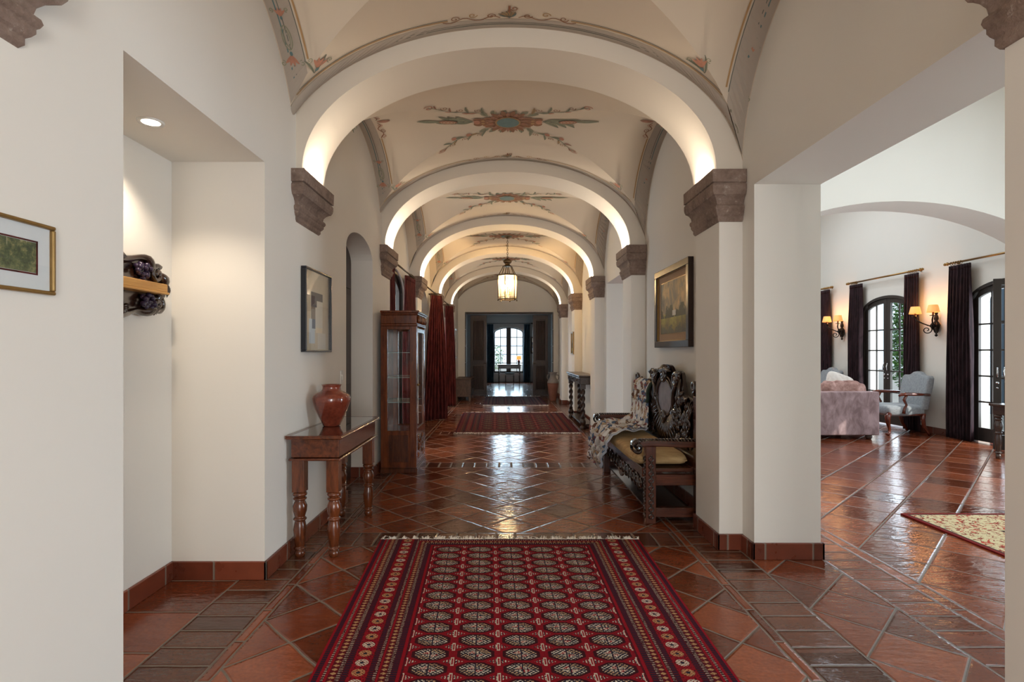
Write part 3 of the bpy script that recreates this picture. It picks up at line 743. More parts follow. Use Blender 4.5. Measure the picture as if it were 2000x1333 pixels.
# ---- living room to the right
XW = 7.1; RT = 4.6; YB = 14.2
OPEN_R = [(1.95, 3.25), (4.45, 5.75), (7.0, 8.28), (9.45, 10.75), (11.95, 13.25)]  # nearest opening added out of view to bring in more daylight
ww = MB(); y = .6
for a, c in OPEN_R:
    ww.box(XW, XW+.3, y, a, 0, 5.0); arch_header(ww, XW, XW+.3, a, c, 2.14, .26, 5.0); y = c
ww.box(XW, XW+.3, y, YB, 0, 5.0); struct('wall_garden', ww, 'room_plaster')
wf = MB(); wf.box(XR2, XW+.3, .3, .6, 0, 5.0); wf.box(XR2, XW+.3, YB, YB+.3, 0, 5.0); wf.box(XR2, XR2+.02, 14.0, YB, 0, 5); struct('wall_room_side', wf, 'room_plaster')
ca = MB(); ay = 6.29; n = 40; cx = 4.58
pts = ell(cx, 1.35, 2.55, 1.75, pi, 0, n)
x0, x1 = XR2, XW
for yy in (ay, ay+.45):
    a = [ca.vert((min(max(x, x0), x1), yy, z)) for x, z in pts]; c = [ca.vert((x0+(x1-x0)*k/n, yy, 5.0)) for k in range(n+1)]
    for k in range(n): ca.face((a[k], a[k+1], c[k+1], c[k]))
ca.smooth = True
ca.loft([[(min(max(x, x0), x1), ay, z), (min(max(x, x0), x1), ay+.45, z)] for x, z in pts], closed=False, caps=False)
ca.smooth = False; ca.box(6.93, XW, ay-.01, ay+.46, 1.28, 1.42); ca.box(XR2, XR2+.2, ay-.01, ay+.46, 1.28, 1.42)
struct('trim_4', ca, 'room_plaster')
cc = MB(); cc.box(XR2, XW+.3, .3, 6.5, 4.6, 4.75); cc.box(XR2, XW+.3, 6.5, YB+.3, 4.9, 5.05); struct('ceiling', cc, 'room_plaster')
sg = [(XW, .6, XW, OPEN_R[0][0], -1, 0)]+[(XW, OPEN_R[k][1], XW, OPEN_R[k+1][0], -1, 0) for k in range(4)]+[(XW, OPEN_R[4][1], XW, YB, -1, 0), (XR2, YB, XW, YB, 0, -1)]
baseb('baseboard_garden', sg)
# ---- far room beyond the end doorway
fr = MB(); RY = 24.0
fr.box(-3.4, -3.1, 17.1, RY+.3, 0, 3.3); fr.box(3.3, 3.6, 17.1, RY+.3, 0, 3.3); fr.box(-3.4, 3.6, RY, RY+.3, 0, .03)
FW0, FW1 = -.49, .83
fr.box(-3.4, FW0, RY, RY+.3, 0, 3.3); fr.box(FW1, 3.6, RY, RY+.3, 0, 3.3)
pts = [( (FW0+FW1)/2-(FW1-FW0)/2*cos(pi*k/20), 2.18+.27*sin(pi*k/20)) for k in range(21)]
for (a, za), (c, zc) in zip(pts, pts[1:]): fr.loft([[(a, RY, za), (a, RY+.3, za), (a, RY+.3, 3.3), (a, RY, 3.3)], [(c, RY, zc), (c, RY+.3, zc), (c, RY+.3, 3.3), (c, RY, 3.3)]])
fr.box(FW0, FW1, RY, RY+.3, 0, .42)
fr.box(-3.4, -2.0, 16.9, 17.1, 0, 3.3); fr.box(2.0, 3.6, 16.9, 17.1, 0, 3.3)
struct('wall_far_room', fr, 'blue_room_plaster')
fc = MB(); fc.box(-3.4, 3.6, 17.1, RY+.3, 3.2, 3.35); struct('ceiling', fc, 'blue_room_plaster')
# ------------------------------------------------------------------ windows and doors
def hbar(mb, x0, x1, *yz): mb.box(x0, x1, *yz)
def arch_leaf(parent, xc, y0, y1, z0, ztop, cols, rows, th=.045, st=.085, mat='door_metal', hub=True, side=1, handle=True, kick=.2, name='door_leaf', hy=None):
    """a glazed leaf in the plane x = xc, from y0 to y1; ztop(y) gives its upper edge"""
    f = MB(); n = 14; a = min(y0, y1); c = max(y0, y1)
    xa, xb = xc-th/2, xc+th/2
    for s0, s1 in ((a, a+st), (c-st, c)):
        f.loft([[(xa, s0, z0), (xb, s0, z0), (xb, s1, z0), (xa, s1, z0)], [(xa, s0, ztop(s0)), (xb, s0, ztop(s0)), (xb, s1, ztop(s1)), (xa, s1, ztop(s1))]])
    f.box(xa, xb, a+st, c-st, z0, z0+kick)
    ys = [a+st+(c-a-2*st)*k/n for k in range(n+1)]
    for p, q in zip(ys, ys[1:]):
        f.loft([[(xa, p, ztop(p)-st), (xb, p, ztop(p)-st), (xb, p, ztop(p)), (xa, p, ztop(p))], [(xa, q, ztop(q)-st), (xb, q, ztop(q)-st), (xb, q, ztop(q)), (xa, q, ztop(q))]])
    zt = min(ztop(a), ztop(c))-st
    for k in range(1, rows):
        zz = z0+kick+(zt-z0-kick)*k/(rows-.25); f.box(xc-.012, xc+.012, a+st, c-st, zz-.012, zz+.012)
    for k in range(1, cols):
        yy = a+st+(c-a-2*st)*k/cols; f.box(xc-.012, xc+.012, yy-.012, yy+.012, z0+kick, ztop(yy)-st)
    o = f.build(name, mat, parent, bevel=.003)
    g = MB(); g.keep = True
    for p, q in zip(ys, ys[1:]): g.poly([(xc, p, z0+kick-.01), (xc, q, z0+kick-.01), (xc, q, ztop(q)-st+.01), (xc, p, ztop(p)-st+.01)])
    g.build('glass_pane', 'window_glass', o)
    if handle:
        h = MB(); yy = hy if hy is not None else c-st/2
        h.tube([(xc-side*.03, yy, 1.0), (xc-side*.06, yy, 1.02), (xc-side*.065, yy, 1.08), (xc-side*.05, yy, 1.13), (xc-side*.03, yy, 1.15)], .009, 6)
        h.ball((xc-side*.03, yy, .93), .02); h.ball((xc-side*.03, yy, .86), .013)
        h.build('door_handle', 'chrome', o)
    return o
def archtop(y0, y1, zs, rise):
    yc, hw = (y0+y1)/2, (y1-y0)/2
    return lambda y: zs+rise*sqrt(max(0, 1-((y-yc)/hw)**2))
def french(name, xc, y0, y1, zs, rise, side, openleaf=False, z0=.02):
    zt = archtop(y0, y1, zs, rise)
    t = MB(); n = 24; w = .05
    zo = archtop(y0, y1, zs, rise)
    pts = [((y0+y1)/2-(y1-y0)/2*cos(pi*k/n), zs+rise*sin(pi*k/n)) for k in range(n+1)]
    pin = [((y0+y1)/2-((y1-y0)/2-w)*cos(pi*k/n), zs+(rise-w)*sin(pi*k/n)) for k in range(n+1)]
    pts = [(y0, 0)]+pts+[(y1, 0)]; pin = [(y0+w, 0)]+pin+[(y1-w, 0)]
    xa, xb = xc-.05, xc+.05
    t.loft([[(xa, p[0], p[1]), (xb, p[0], p[1]), (xb, q[0], q[1]), (xa, q[0], q[1])] for p, q in zip(pts, pin)])
    o = struct(name, t, 'door_metal')
    yc = (y0+y1)/2; zi = lambda y: zs+(rise-w)*sqrt(max(0, 1-((y-yc)/((y1-y0)/2-w))**2))
    arch_leaf(o, xc, yc+.004, y1-w, z0, zi, 2, 5, side=side, hy=yc+.045)
    if not openleaf: arch_leaf(o, xc, y0+w, yc-.004, z0, zi, 2, 5, side=side, hy=yc-.045)
    else:
        # the near leaf stands open into the room
        lf = arch_leaf(o, xc, y0+w, yc-.004, z0, zi, 2, 5, side=side, hy=yc-.045)
        piv = Vector((xc, y0+w, 0))-wloc(o); ang = radians(50)
        lf.matrix_local = Matrix.Translation(piv) @ Matrix.Rotation(ang, 4, 'Z') @ Matrix.Translation(-piv)
    return o
for k, (a, c) in enumerate(OPEN_R): french('door_%d' % (k+11), XW+.03, a, c, 2.14, .26, 1, openleaf=(k == 2))
french('door_5', -1.64, 7.05, 8.45, 2.22, .33, -1); french('door_6', -1.64, 12.25, 13.6, 2.22, .33, -1)
# arched panelled wooden door in the fourth bay, plank door in the arched doorway
def wood_door(name, xc, y0, y1, zs, rise, panels=True):
    n = 20; out = [(y0, 0)]+[((y0+y1)/2-(y1-y0)/2*cos(pi*k/n), zs+rise*sin(pi*k/n)) for k in range(n+1)]+[(y1, 0)]
    o = struct(name, MB().prism(out, 'x', xc-.05, xc), 'door_wood')
    yc = (y0+y1)/2
    pn = MB()
    for s in (-1, 1):
        for za, zb in ((.15, .9), (1.02, 1.95)):
            ya, yb = (yc+s*.05, yc+s*((y1-y0)/2-.07)); pn.box(xc, xc+.02, min(ya, yb), max(ya, yb), za, zb)
        pts = [(yc+s*.05, 2.02), (yc+s*((y1-y0)/2-.07), 2.02)]+[(yc+s*((y1-y0)/2-.07)*cos(t*pi/2/6), 2.06+(zs+rise-2.16)*sin(t*pi/2/6)) for t in range(0, 6)]+[(yc+s*.05, zs+rise-.10)]
        pn.prism(pts, 'x', xc, xc+.02)
    pn.build('door_panel', 'door_wood', o, bevel=.008)
    h = MB()
    for zz in (1.0, 1.12, 1.24):
        for s in (-1, 1): h.ball((xc+.035, yc+s*.03, zz), .018)
    h.build('door_knob', 'brass_dark', o)
wood_door('door_7', -1.72, 9.72, 11.02, 2.22, .33); wood_door('door_8', -1.66, 4.88, 5.86, 2.30, .21)
# window of the far room
fwn = MB(); xm = (FW0+FW1)/2; hw = (FW1-FW0)/2; yy = RY+.12; n = 24
pts = [(xm-hw*cos(pi*k/n), 2.18+.27*sin(pi*k/n)) for k in range(n+1)]; pin = [(xm-(hw-.05)*cos(pi*k/n), 2.18+.22*sin(pi*k/n)) for k in range(n+1)]
pts = [(FW0, .42)]+pts+[(FW1, .42)]; pin = [(FW0+.05, .42)]+pin+[(FW1-.05, .42)]
fwn.loft([[(p[0], yy-.04, p[1]), (p[0], yy+.04, p[1]), (q[0], yy+.04, q[1]), (q[0], yy-.04, q[1])] for p, q in zip(pts, pin)])
fwn.box(xm-.10, xm+.10, yy-.04, yy+.04, .42, 2.42); fwn.box(FW0, FW1, yy-.04, yy+.04, .42, .50)
for zz in (.86, 1.24, 1.62, 2.0): fwn.box(FW0, FW1, yy-.015, yy+.015, zz-.014, zz+.014)
for s in (-1, 1): fwn.box(xm+s*.36-.013, xm+s*.36+.013, yy-.015, yy+.015, .42, 2.36)
wo_ = struct('window_1', fwn, 'door_metal')
gp = MB(); gp.keep = True; gp.poly([(p[0], yy, p[1]) for p in pts]); gp.build('glass_pane', 'window_glass', wo_)
# outside: paved terraces, garden wall
og = MB(); og.box(7.4, 40, -10, 45, -.16, -.06); og.box(-30, -2.6, -10, 45, -.16, -.06); og.box(-2.6, 7.4, 24.4, 60, -.16, -.06); og.box(-6, 8, -12, -3.6, -.16, -.06)
struct('floor', og, 'patio')
ow = MB(); ow.box(11.0, 11.3, 6.0, 14.2, -.06, 4.5); ow.box(11.0, 11.3, 17.0, 30, -.06, 4.5); struct('wall_garden', ow, 'outside_wall')
# ------------------------------------------------------------------ things
def rug(name, mat, corners, w, l, label, cat='rug', group=None, n=(24, 40), h=.012, fringe=None):
    """corners: near-left, near-right, far-right, far-left"""
    c = [Vector((*p, 0)) for p in corners]
    def P(u, v, z): q = (c[0]*(1-u)+c[1]*u)*(1-v)+(c[3]*(1-u)+c[2]*u)*v; return (q.x, q.y, z)
    root = empty(name, P(.5, .5, 0), label, cat, group)
    me = bpy.data.meshes.new('pile'); vs = []; fs = []; uv = []
    rr = random.Random(len(label))
    nx, ny = n
    def hz(u, v): return h+.0012*sin(u*17+v*9)*sin(v*23)
    for j in range(ny+1):
        for i in range(nx+1): vs.append(Vector(P(i/nx, j/ny, hz(i/nx, j/ny)))-root.location)
    top = lambda i, j: j*(nx+1)+i
    for j in range(ny):
        for i in range(nx):
            fs.append((top(i, j), top(i+1, j), top(i+1, j+1), top(i, j+1))); uv += [(i/nx*w, j/ny*l), ((i+1)/nx*w, j/ny*l), ((i+1)/nx*w, (j+1)/ny*l), (i/nx*w, (j+1)/ny*l)]
    edge = [(i, 0) for i in range(nx+1)]+[(nx, j) for j in range(1, ny+1)]+[(i, ny) for i in range(nx-1, -1, -1)]+[(0, j) for j in range(ny-1, 0, -1)]
    b0 = len(vs)
    for i, j in edge: vs.append(Vector(P(i/nx, j/ny, .001))-root.location)
    m = len(edge)
    for k in range(m):
        a, d = edge[k], edge[(k+1) % m]
        fs.append((top(*a), b0+k, b0+(k+1) % m, top(*d))); uv += [(a[0]/nx*w, a[1]/ny*l)]*2+[(d[0]/nx*w, d[1]/ny*l)]*2
    me.from_pydata([tuple(v) for v in vs], [], fs); ul = me.uv_layers.new(name='UVMap')
    for k, q in enumerate(uv): ul.data[k].uv = q
    me.materials.append(M[mat]); me.update()
    o = bpy.data.objects.new('pile', me); COL.objects.link(o); o.parent = root
    for which in (fringe or ()):
        f = MB(); v0 = 1 if which == 'far' else 0; s = 1 if which == 'far' else -1
        u = 0.0
        while u < 1:
            cl = rr.random() < .8; k = 0
            for k in range(5 if cl else 2):
                uu = min(1, max(0, u+rr.uniform(0, .012))); p = Vector(P(uu, v0, .007))
                ln = rr.uniform(.03, .075)*(1 if cl else .5); dx = rr.uniform(-.03, .03)
                f.tube([p, p+Vector((dx*.4, s*ln*.5, rr.uniform(.004, .018))), p+Vector((dx, s*ln, -.002))], [.0035, .003, .002], 4)
            u += rr.choice([.008, .010, .03])
        for uu0 in range(60):
            a = Vector(P(uu0/60, v0, .008)); c2 = Vector(P((uu0+1)/60, v0, .008)); f.tube([a, (a+c2)/2+Vector((0, s*.004, .002)), c2], .006, 4)
        f.build('fringe', 'fringe', root)
    return root
rug('area_rug', 'bokhara_rug', [(-.745, 1.15), (.955, 1.15), (.958, 3.88), (-.888, 3.88)], 1.86, 2.85, 'large red rug with rows of octagon medallions in the foreground', group=None, n=(40, 60), fringe=('far',))
rug('area_rug', 'runner_rug', [(-.84, 8.98), (1.26, 8.98), (1.27, 12.0), (-.92, 12.0)], 2.10, 3.05, 'dark maroon rug on the hall floor between the curtains and the carved table', fringe=('near', 'far'))
rug('area_rug', 'far_rug', [(-.54, 13.65), (1.08, 13.65), (1.05, 16.35), (-.56, 16.35)], 1.60, 2.8, 'farthest rug of the hall, faded red, before the open wooden doors', fringe=('near', 'far'))
rug('area_rug', 'floral_rug', [(3.29, 1.4), (5.9, 1.4), (5.9, 4.50), (3.28, 4.50)], 2.6, 3.0, 'cream and red floral rug with a dark red edge in the room on the right')
# turned legs
def turned(mb, x, y, z0, z1, r, kind='baluster', n=18):
    P = [(.0, .62), (.02, .72), (.06, .78), (.09, .72), (.10, .6), (.115, .6), (.12, .82), (.135, .92), (.15, .82), (.155, .66), (.17, .7), (.30, .88), (.42, .98), (.50, .84), (.55, .74), (.56, .74), (.565, .9), (.58, 1.0), (.60, .9), (.605, .74), (.62, .74), (.70, .98), (.78, 1.04), (.84, .80), (.87, .66), (.875, .9), (.89, 1.02), (.91, .9), (.915, .7), (.93, .7), (.935, .96), (.96, 1.06), (.985, .96), (1.0, .8)]
    mb.lathe([(r*b, z0+(z1-z0)*a) for a, b in P], (x, y, 0), n)
def console_table():
    x0, x1, y0, y1, H = -1.42, -1.053, 3.50, 4.575, .805
    r = empty('console_table', ((x0+x1)/2, (y0+y1)/2, 0), 'reddish wooden console table with turned legs under the clay vase', 'table')
    t = MB(); t.box(x0, x1, y0, y1, .782, H-.004); tp = t.build('tabletop', 'red_wood', r, bevel=.01, seg=3)
    e = MB()
    e.box(x0+.002, x0+.03, y0+.002, y1-.002, H-.006, H+.002); e.box(x1-.03, x1-.002, y0+.002, y1-.002, H-.006, H+.002); e.box(x0+.03, x1-.03, y0+.002, y0+.03, H-.006, H+.002); e.box(x0+.03, x1-.03, y1-.03, y1-.002, H-.006, H+.002)
    e.build('rim_molding', 'red_wood', tp, bevel=.002)
    g = MB(); g.box(x0+.03, x1-.03, y0+.03, y1-.03, H-.003, H+.001); g.build('glass_top', 'table_glass', tp)
    a = MB(); a.box(x0+.025, x1-.03, y0+.04, y1-.04, .66, .782); ap = a.build('apron', 'red_wood', r, bevel=.004)
    c = MB(); c.box(x0+.012, x1-.015, y0+.025, y1-.025, .640, .656); c.build('apron_molding', 'red_wood', ap, bevel=.006, seg=3)
    for x in (x0+.067, x1-.075):
        for y in (y0+.085, y1-.085):
            l = MB(); l.box(x-.040, x+.040, y-.040, y+.040, .43, .642); turned(l, x, y, 0, .43, .044)
            l.build('leg', 'red_wood_v', r, bevel=.004)
def tg():
    b = MatB('table_glass', .02); b.color(L(40, 34, 28)); b.set('Specular IOR Level', .9); b.set('Coat Weight', 1.0); M['table_glass'] = b.m
tg(); console_table()
v = MB(); VP = [(.0, .0), (.055, .0), (.062, .006), (.066, .02), (.092, .07), (.118, .13), (.133, .18), (.136, .205), (.128, .225), (.102, .245), (.075, .258), (.066, .27), (.064, .285), (.067, .298), (.073, .303), (.071, .306), (.062, .302), (.058, .285), (.06, .262), (.09, .24), (.12, .205), (.09, .09), (.0, .03)]
v.lathe(VP, (-1.277, 4.0, .806), 48); tag(v.build('vase', 'glazed_clay'), 'glossy reddish brown clay vase standing on the console table', 'vase')
# pictures
def picture(name, label, side, xw, y0, y1, z0, z1, fw, depth, frame, art, mat=None, matw=0, glass=True, inner=None, cat='picture'):
    """side +1: hangs on a wall it leaves towards +x"""
    r = empty(name, (xw, (y0+y1)/2, (z0+z1)/2), label, cat)
    s = side
    def ring(mb, a, b_, c, d, w, x0, x1):
        mb.box(x0, x1, a, b_, c, c+w); mb.box(x0, x1, a, b_, d-w, d); mb.box(x0, x1, a, a+w, c+w, d-w); mb.box(x0, x1, b_-w, b_, c+w, d-w)
    f = MB(); ring(f, y0, y1, z0, z1, fw, xw+s*.002, xw+s*depth); fr_ = f.build('frame', frame, r, bevel=.004)
    a, b_, c, d = y0+fw, y1-fw, z0+fw, z1-fw
    if inner:
        iw, im = inner; g = MB(); ring(g, a-.002, b_+.002, c-.002, d+.002, iw, xw+s*depth*.35, xw+s*depth*.75); g.build('inner_slip', im, fr_, bevel=.003)
    if mat:
        m = MB(); m.box(xw+s*.004, xw+s*(depth*.35), a, b_, c, d); m.build('mount', mat, r)
        a, b_, c, d = a+matw, b_-matw, c+matw, d-matw
        g = MB(); ring(g, a-.006, b_+.006, c-.006, d+.006, .005, xw+s*depth*.35, xw+s*depth*.42); g.build('slip', 'gold_frame' if art == 'landscape_painting' else ('maroon_curtain' if art == 'forest_print' else 'white_paint'), r)
    p = MB(); p.box(xw+s*depth*.3, xw+s*depth*.40, a, b_, c, d); p.build('print', art, r)
    if glass:
        g = MB(); g.keep = True; X_ = xw+s*depth*.8; q = [(X_, y0+fw, z0+fw), (X_, y1-fw, z0+fw), (X_, y1-fw, z1-fw), (X_, y0+fw, z1-fw)]
        g.poly(q if s > 0 else q[::-1]); g.build('glass', 'clear_glass', r)
    return r
picture('framed_picture', 'small forest print in a thin gold frame at the left edge', 1, XL, 1.30, 1.706, 1.527, 1.742, .012, .018, 'gold_frame', 'forest_print', 'mat_board', .05)
picture('framed_picture', 'abstract collage in a deep black frame above the console table', 1, XL, 3.79, 4.35, 1.35, 1.955, .014, .042, 'black_frame', 'collage_print', 'mat_board', .0)
picture('framed_painting', 'landscape painting with a small white house in a wide dark frame above the carved bench', -1, XR, 4.665, 5.716, 1.395, 2.175, .062, .05, 'dark_frame', 'landscape_painting', 'linen_mat', .075, False, (.008, 'gold_frame'), 'painting')
picture('framed_picture', 'small gilt framed picture on the side of a right pilaster beyond the dark side table', -1, XP, 11.47, 11.82, 1.30, 1.78, .03, .03, 'gold_frame', 'landscape_painting', None, 0, False)
picture('framed_picture', 'silver framed picture on the far left wall above the chest', 1, XL, 15.15, 16.0, 1.17, 2.02, .06, .03, 'silver_frame', 'collage_print', 'mat_board', .12, True)
# display cabinet
def cabinet():
    x0, x1, y0, y1 = -1.385, -.985, 6.05, 6.68
    r = empty('display_cabinet', ((x0+x1)/2, (y0+y1)/2, 0), 'tall glazed wooden display cabinet standing empty against the left wall', 'cabinet')
    s = .055
    def side(y, w=.03):
        f = MB(); f.box(x0, x0+.075, y-w/2, y+w/2, .05, 1.64); f.box(x1-.075, x1, y-w/2, y+w/2, .05, 1.64); f.box(x0+.075, x1-.075, y-w/2, y+w/2, .05, .47); f.box(x0+.075, x1-.075, y-w/2, y+w/2, 1.60, 1.64)
        o = f.build('side_frame', 'cabinet_wood', r, bevel=.004)
        g = MB(); g.keep = True; g.poly([(x0+.07, y, .46), (x1-.07, y, .46), (x1-.07, y, 1.61), (x0+.07, y, 1.61)]); g.build('glass_panel', 'clear_glass', o)
        pl = MB(); sy = -1 if y < 6.3 else 1; pl.box(x0+.09, x1-.09, y+sy*w/2, y+sy*(w/2+.008), .12, .42); pl.build('lower_panel', 'cabinet_dark', o, bevel=.004)
    side(y0+.015); side(y1-.015)
    b = MB(); b.box(x0, x0+.015, y0+.03, y1-.03, .05, 1.64); b.build('back_panel', 'cabinet_dark', r)
    b = MB(); b.box(x0-.0, x1+.012, y0-.012, y1+.012, .0, .05); b.box(x0, x1+.004, y0-.004, y1+.004, .05, .065); b.build('plinth', 'cabinet_dark', r, bevel=.006)
    for z in (.46,): MB().box(x0+.015, x1-.04, y0+.03, y1-.03, z-.02, z).build('bottom_board', 'cabinet_wood', r)
    d = MB()
    d.box(x1-.03, x1, y0+.03, y0+.03+s, .07, 1.62); d.box(x1-.03, x1, y1-.03-s, y1-.03, .07, 1.62)
    for za, zb in ((.07, .12), (.42, .49), (1.57, 1.62)): d.box(x1-.03, x1, y0+.03+s, y1-.03-s, za, zb)
    dr = d.build('door', 'cabinet_wood', r, bevel=.004)
    g = MB(); g.keep = True; g.poly([(x1-.012, y0+.08, .48), (x1-.012, y1-.08, .48), (x1-.012, y1-.08, 1.58), (x1-.012, y0+.08, 1.58)]); g.build('glass_panel', 'clear_glass', dr)
    c = MB(); c.box(x1-.02, x1-.008, y0+.08, y1-.08, .11, .43)
    ym = (y0+y1)/2
    for sy in (-1, 1):
        c.tube([(x1-.004, a, b_) for a, b_ in spiral((ym+sy*.09, .27), .07, 1.6, pi/2, 26, sy)], .008, 6)
        c.tube([(x1-.004, a, b_) for a, b_ in spiral((ym+sy*.16, .36), .04, 1.3, 0, 18, -sy)], .007, 6)
        c.tube([(x1-.004, a, b_) for a, b_ in spiral((ym+sy*.16, .18), .04, 1.3, 0, 18, sy)], .007, 6)
    for k in range(8): c.ball((x1-.004, ym+.03*cos(k*pi/4), .27+.03*sin(k*pi/4)), .008, .014, .014)
    c.build('carved_panel', 'cabinet_wood', dr)
    MB().ball((x1+.012, y0+.065, .98), .014).build('door_knob', 'brass', dr)
    for z in (.78, 1.06, 1.34):
        MB().box(x0+.02, x1-.035, y0+.035, y1-.035, z, z+.006).build('glass_shelf', 'shelf_glass', r)
    t = MB(); t.box(x0, x1+.012, y0-.012, y1+.012, 1.64, 1.665); t.box(x0, x1+.002, y0-.002, y1+.002, 1.665, 1.765); t.box(x0, x1+.018, y0-.018, y1+.018, 1.765, 1.785); t.box(x0, x1+.034, y0-.034, y1+.034, 1.785, 1.812)
    cr = t.build('crown', 'cabinet_wood', r, bevel=.007, seg=3)
    e = MB()
    for k in range(7):
        yy = y0+.06+k*(y1-y0-.12)/6
        e.tube([(x1+.006, yy, 1.675), (x1+.018, yy, 1.70), (x1+.008, yy, 1.755)], [.012, .017, .02], 8); e.ball((x1+.012, yy+.04, 1.69), .01)
    e.build('carved_frieze', 'cabinet_wood', cr)
def sg_():
    m = bpy.data.materials.new('shelf_glass'); m.use_nodes = True; n = m.node_tree.nodes; b = n['Principled BSDF']; b.inputs['Base Color'].default_value = (.6, .8, .74, 1); b.inputs['Alpha'].default_value = .45; b.inputs['Roughness'].default_value = .05; M['shelf_glass'] = m
sg_(); cabinet()
# small fittings on the walls
def plate(name, label, cat, x, y, z, s, w=.07, h=.115):
    r = empty(name, (x, y, z), label, cat)
    MB().box(x, x+s*.006, y-w/2, y+w/2, z-h/2, z+h/2).build('cover_plate', 'white_plastic', r, bevel=.002)
    MB().box(x+s*.006, x+s*.012, y-.012, y+.012, z-.022, z+.022).build('toggle', 'white_plastic', r, bevel=.002)
plate('light_switch', 'white light switch on the left wall beside the arched doorway', 'switch', XL, 4.74, 1.13, 1)
plate('wall_outlet', 'white outlet low on the garden wall beside the blue-grey armchair', 'outlet', XW, 8.78, .42, -1)
plate('light_switch', 'small switch on the warm-lit wall above the carved table', 'switch', XR, 9.45, 1.32, -1, .05, .08)
# carved grapevine shelf in the niche
def vine():
    x = -1.98
    r = empty('carved_grapevine_panel', (x, 2.75, 1.72), 'dark carved grapevine wall ornament with a pale wooden bar in the lit niche', 'wall ornament')
    y0, y1 = 2.28, 3.10
    out = []
    for k in range(90):
        t = 2*pi*k/90; wv = .014*sin(7*t)+.010*sin(11*t+1)
        a = .39+wv; b = .145+wv*.9
        out.append((2.67+a*math.copysign(abs(cos(t))**.55, cos(t)), 1.72+b*math.copysign(abs(sin(t))**.6, sin(t))))
    MB().prism(out, 'x', x+.002, x+.035).build('back_plate', 'carved_wood', r, bevel=.01, seg=3)
    v = MB()
    for k in range(90): pass
    v.tube([(x+.04+.012*sin(k*.5), a, b) for k, (a, b) in enumerate(out)], [.022+.007*sin(k*.6) for k in range(90)], 8, closed=True)
    for c, rad, h in (((3.01, 1.80), .05, 1), ((2.40, 1.80), .05, -1), ((2.42, 1.64), .05, 1), ((3.02, 1.63), .045, -1), ((2.7, 1.62), .05, 1)):
        v.tube([(x+.05, a, b) for a, b in spiral(c, rad, 1.4, 1.0, 22, h)], .015, 7)
    v.build('vine', 'carved_wood', r)
    rr = random.Random(5)
    for (gy, gz) in ((2.88, 1.80), (2.92, 1.64), (2.5, 1.81), (2.55, 1.63)):
        g = MB()
        for k in range(26):
            a, b = rr.uniform(-1, 1), rr.uniform(-1, 1)
            if a*a+b*b > 1.1: continue
            g.ball((x+.05+rr.uniform(0, .02), gy+a*.055, gz+b*.036), .015, n=8, m=6)
        g.build('grape_bunch', 'grape_purple', r)
    for (ly, lz, an) in ((2.98, 1.70, .4), (2.72, 1.83, 2.2), (2.97, 1.62, -1), (2.35, 1.72, 3), (2.72, 1.60, -.6), (2.62, 1.84, 1.2), (3.06, 1.72, .0)):
        lf = MB(); lf.ball((x+.055, ly, lz), .012, .014, .014, 8, 6)
        for da in (-.9, -.45, 0, .45, .9):
            ca_, sa_ = cos(an+da), sin(an+da)
            lf.tube([(x+.05, ly, lz), (x+.07, ly+ca_*.025, lz+sa_*.025), (x+.055, ly+ca_*.05, lz+sa_*.05)], [.004, .012, .002], 6)
        lf.build('vine_leaf', 'carved_wood', r)
    MB().box(x+.03, x+.105, 2.30, 3.02, 1.70, 1.745).build('wooden_bar', 'pale_wood', r, bevel=.004)
    MB().box(x+.028, x+.11, 2.30, 3.03, 1.688, 1.70).build('bar_molding', 'pale_wood', r, bevel=.003)
    # hanging garlands above and below
    for yy, za, zb in ((2.42, 1.89, 2.12), (2.42, .78, 1.55)):
        g = MB(); n_ = int((zb-za)/.03)
        for k in range(n_+1):
            z = za+(zb-za)*k/n_
            g.ball((x+.03+.008*sin(k*2), yy+.035*sin(k*1.1)+.01, z), .02, .03, .02, 8, 6)
        g.tube([(x+.02, yy+.035*sin(k*1.1), za+(zb-za)*k/n_) for k in range(n_+1)], .018, 6)
        g.build('carved_garland', 'carved_wood', r)
vine()
for o_ in bpy.data.objects:
    if o_.name == 'carved_grapevine_panel': o_.location.z -= .02
dl = empty('recessed_downlight', (-1.735, 2.66, 2.48), 'round recessed downlight glowing in the niche ceiling', 'light')
MB().lathe([(.040, -.002), (.058, -.006), (.060, 0), (.060, .002), (.038, .002)], (-1.735, 2.66, 2.478), 24).build('trim_ring', 'white_paint', dl)
MB().lathe([(0.0, -.003), (.041, -.003), (.041, .001), (0, .001)], (-1.735, 2.66, 2.478), 24).build('lens', 'downlight_glow', dl)
lamp('downlight_lamp', 'SPOT', (-1.735, 2.66, 2.46), 32, (1, .84, .66), (0, 0, 0), .04, spot_size=radians(118), spot_blend=.6)
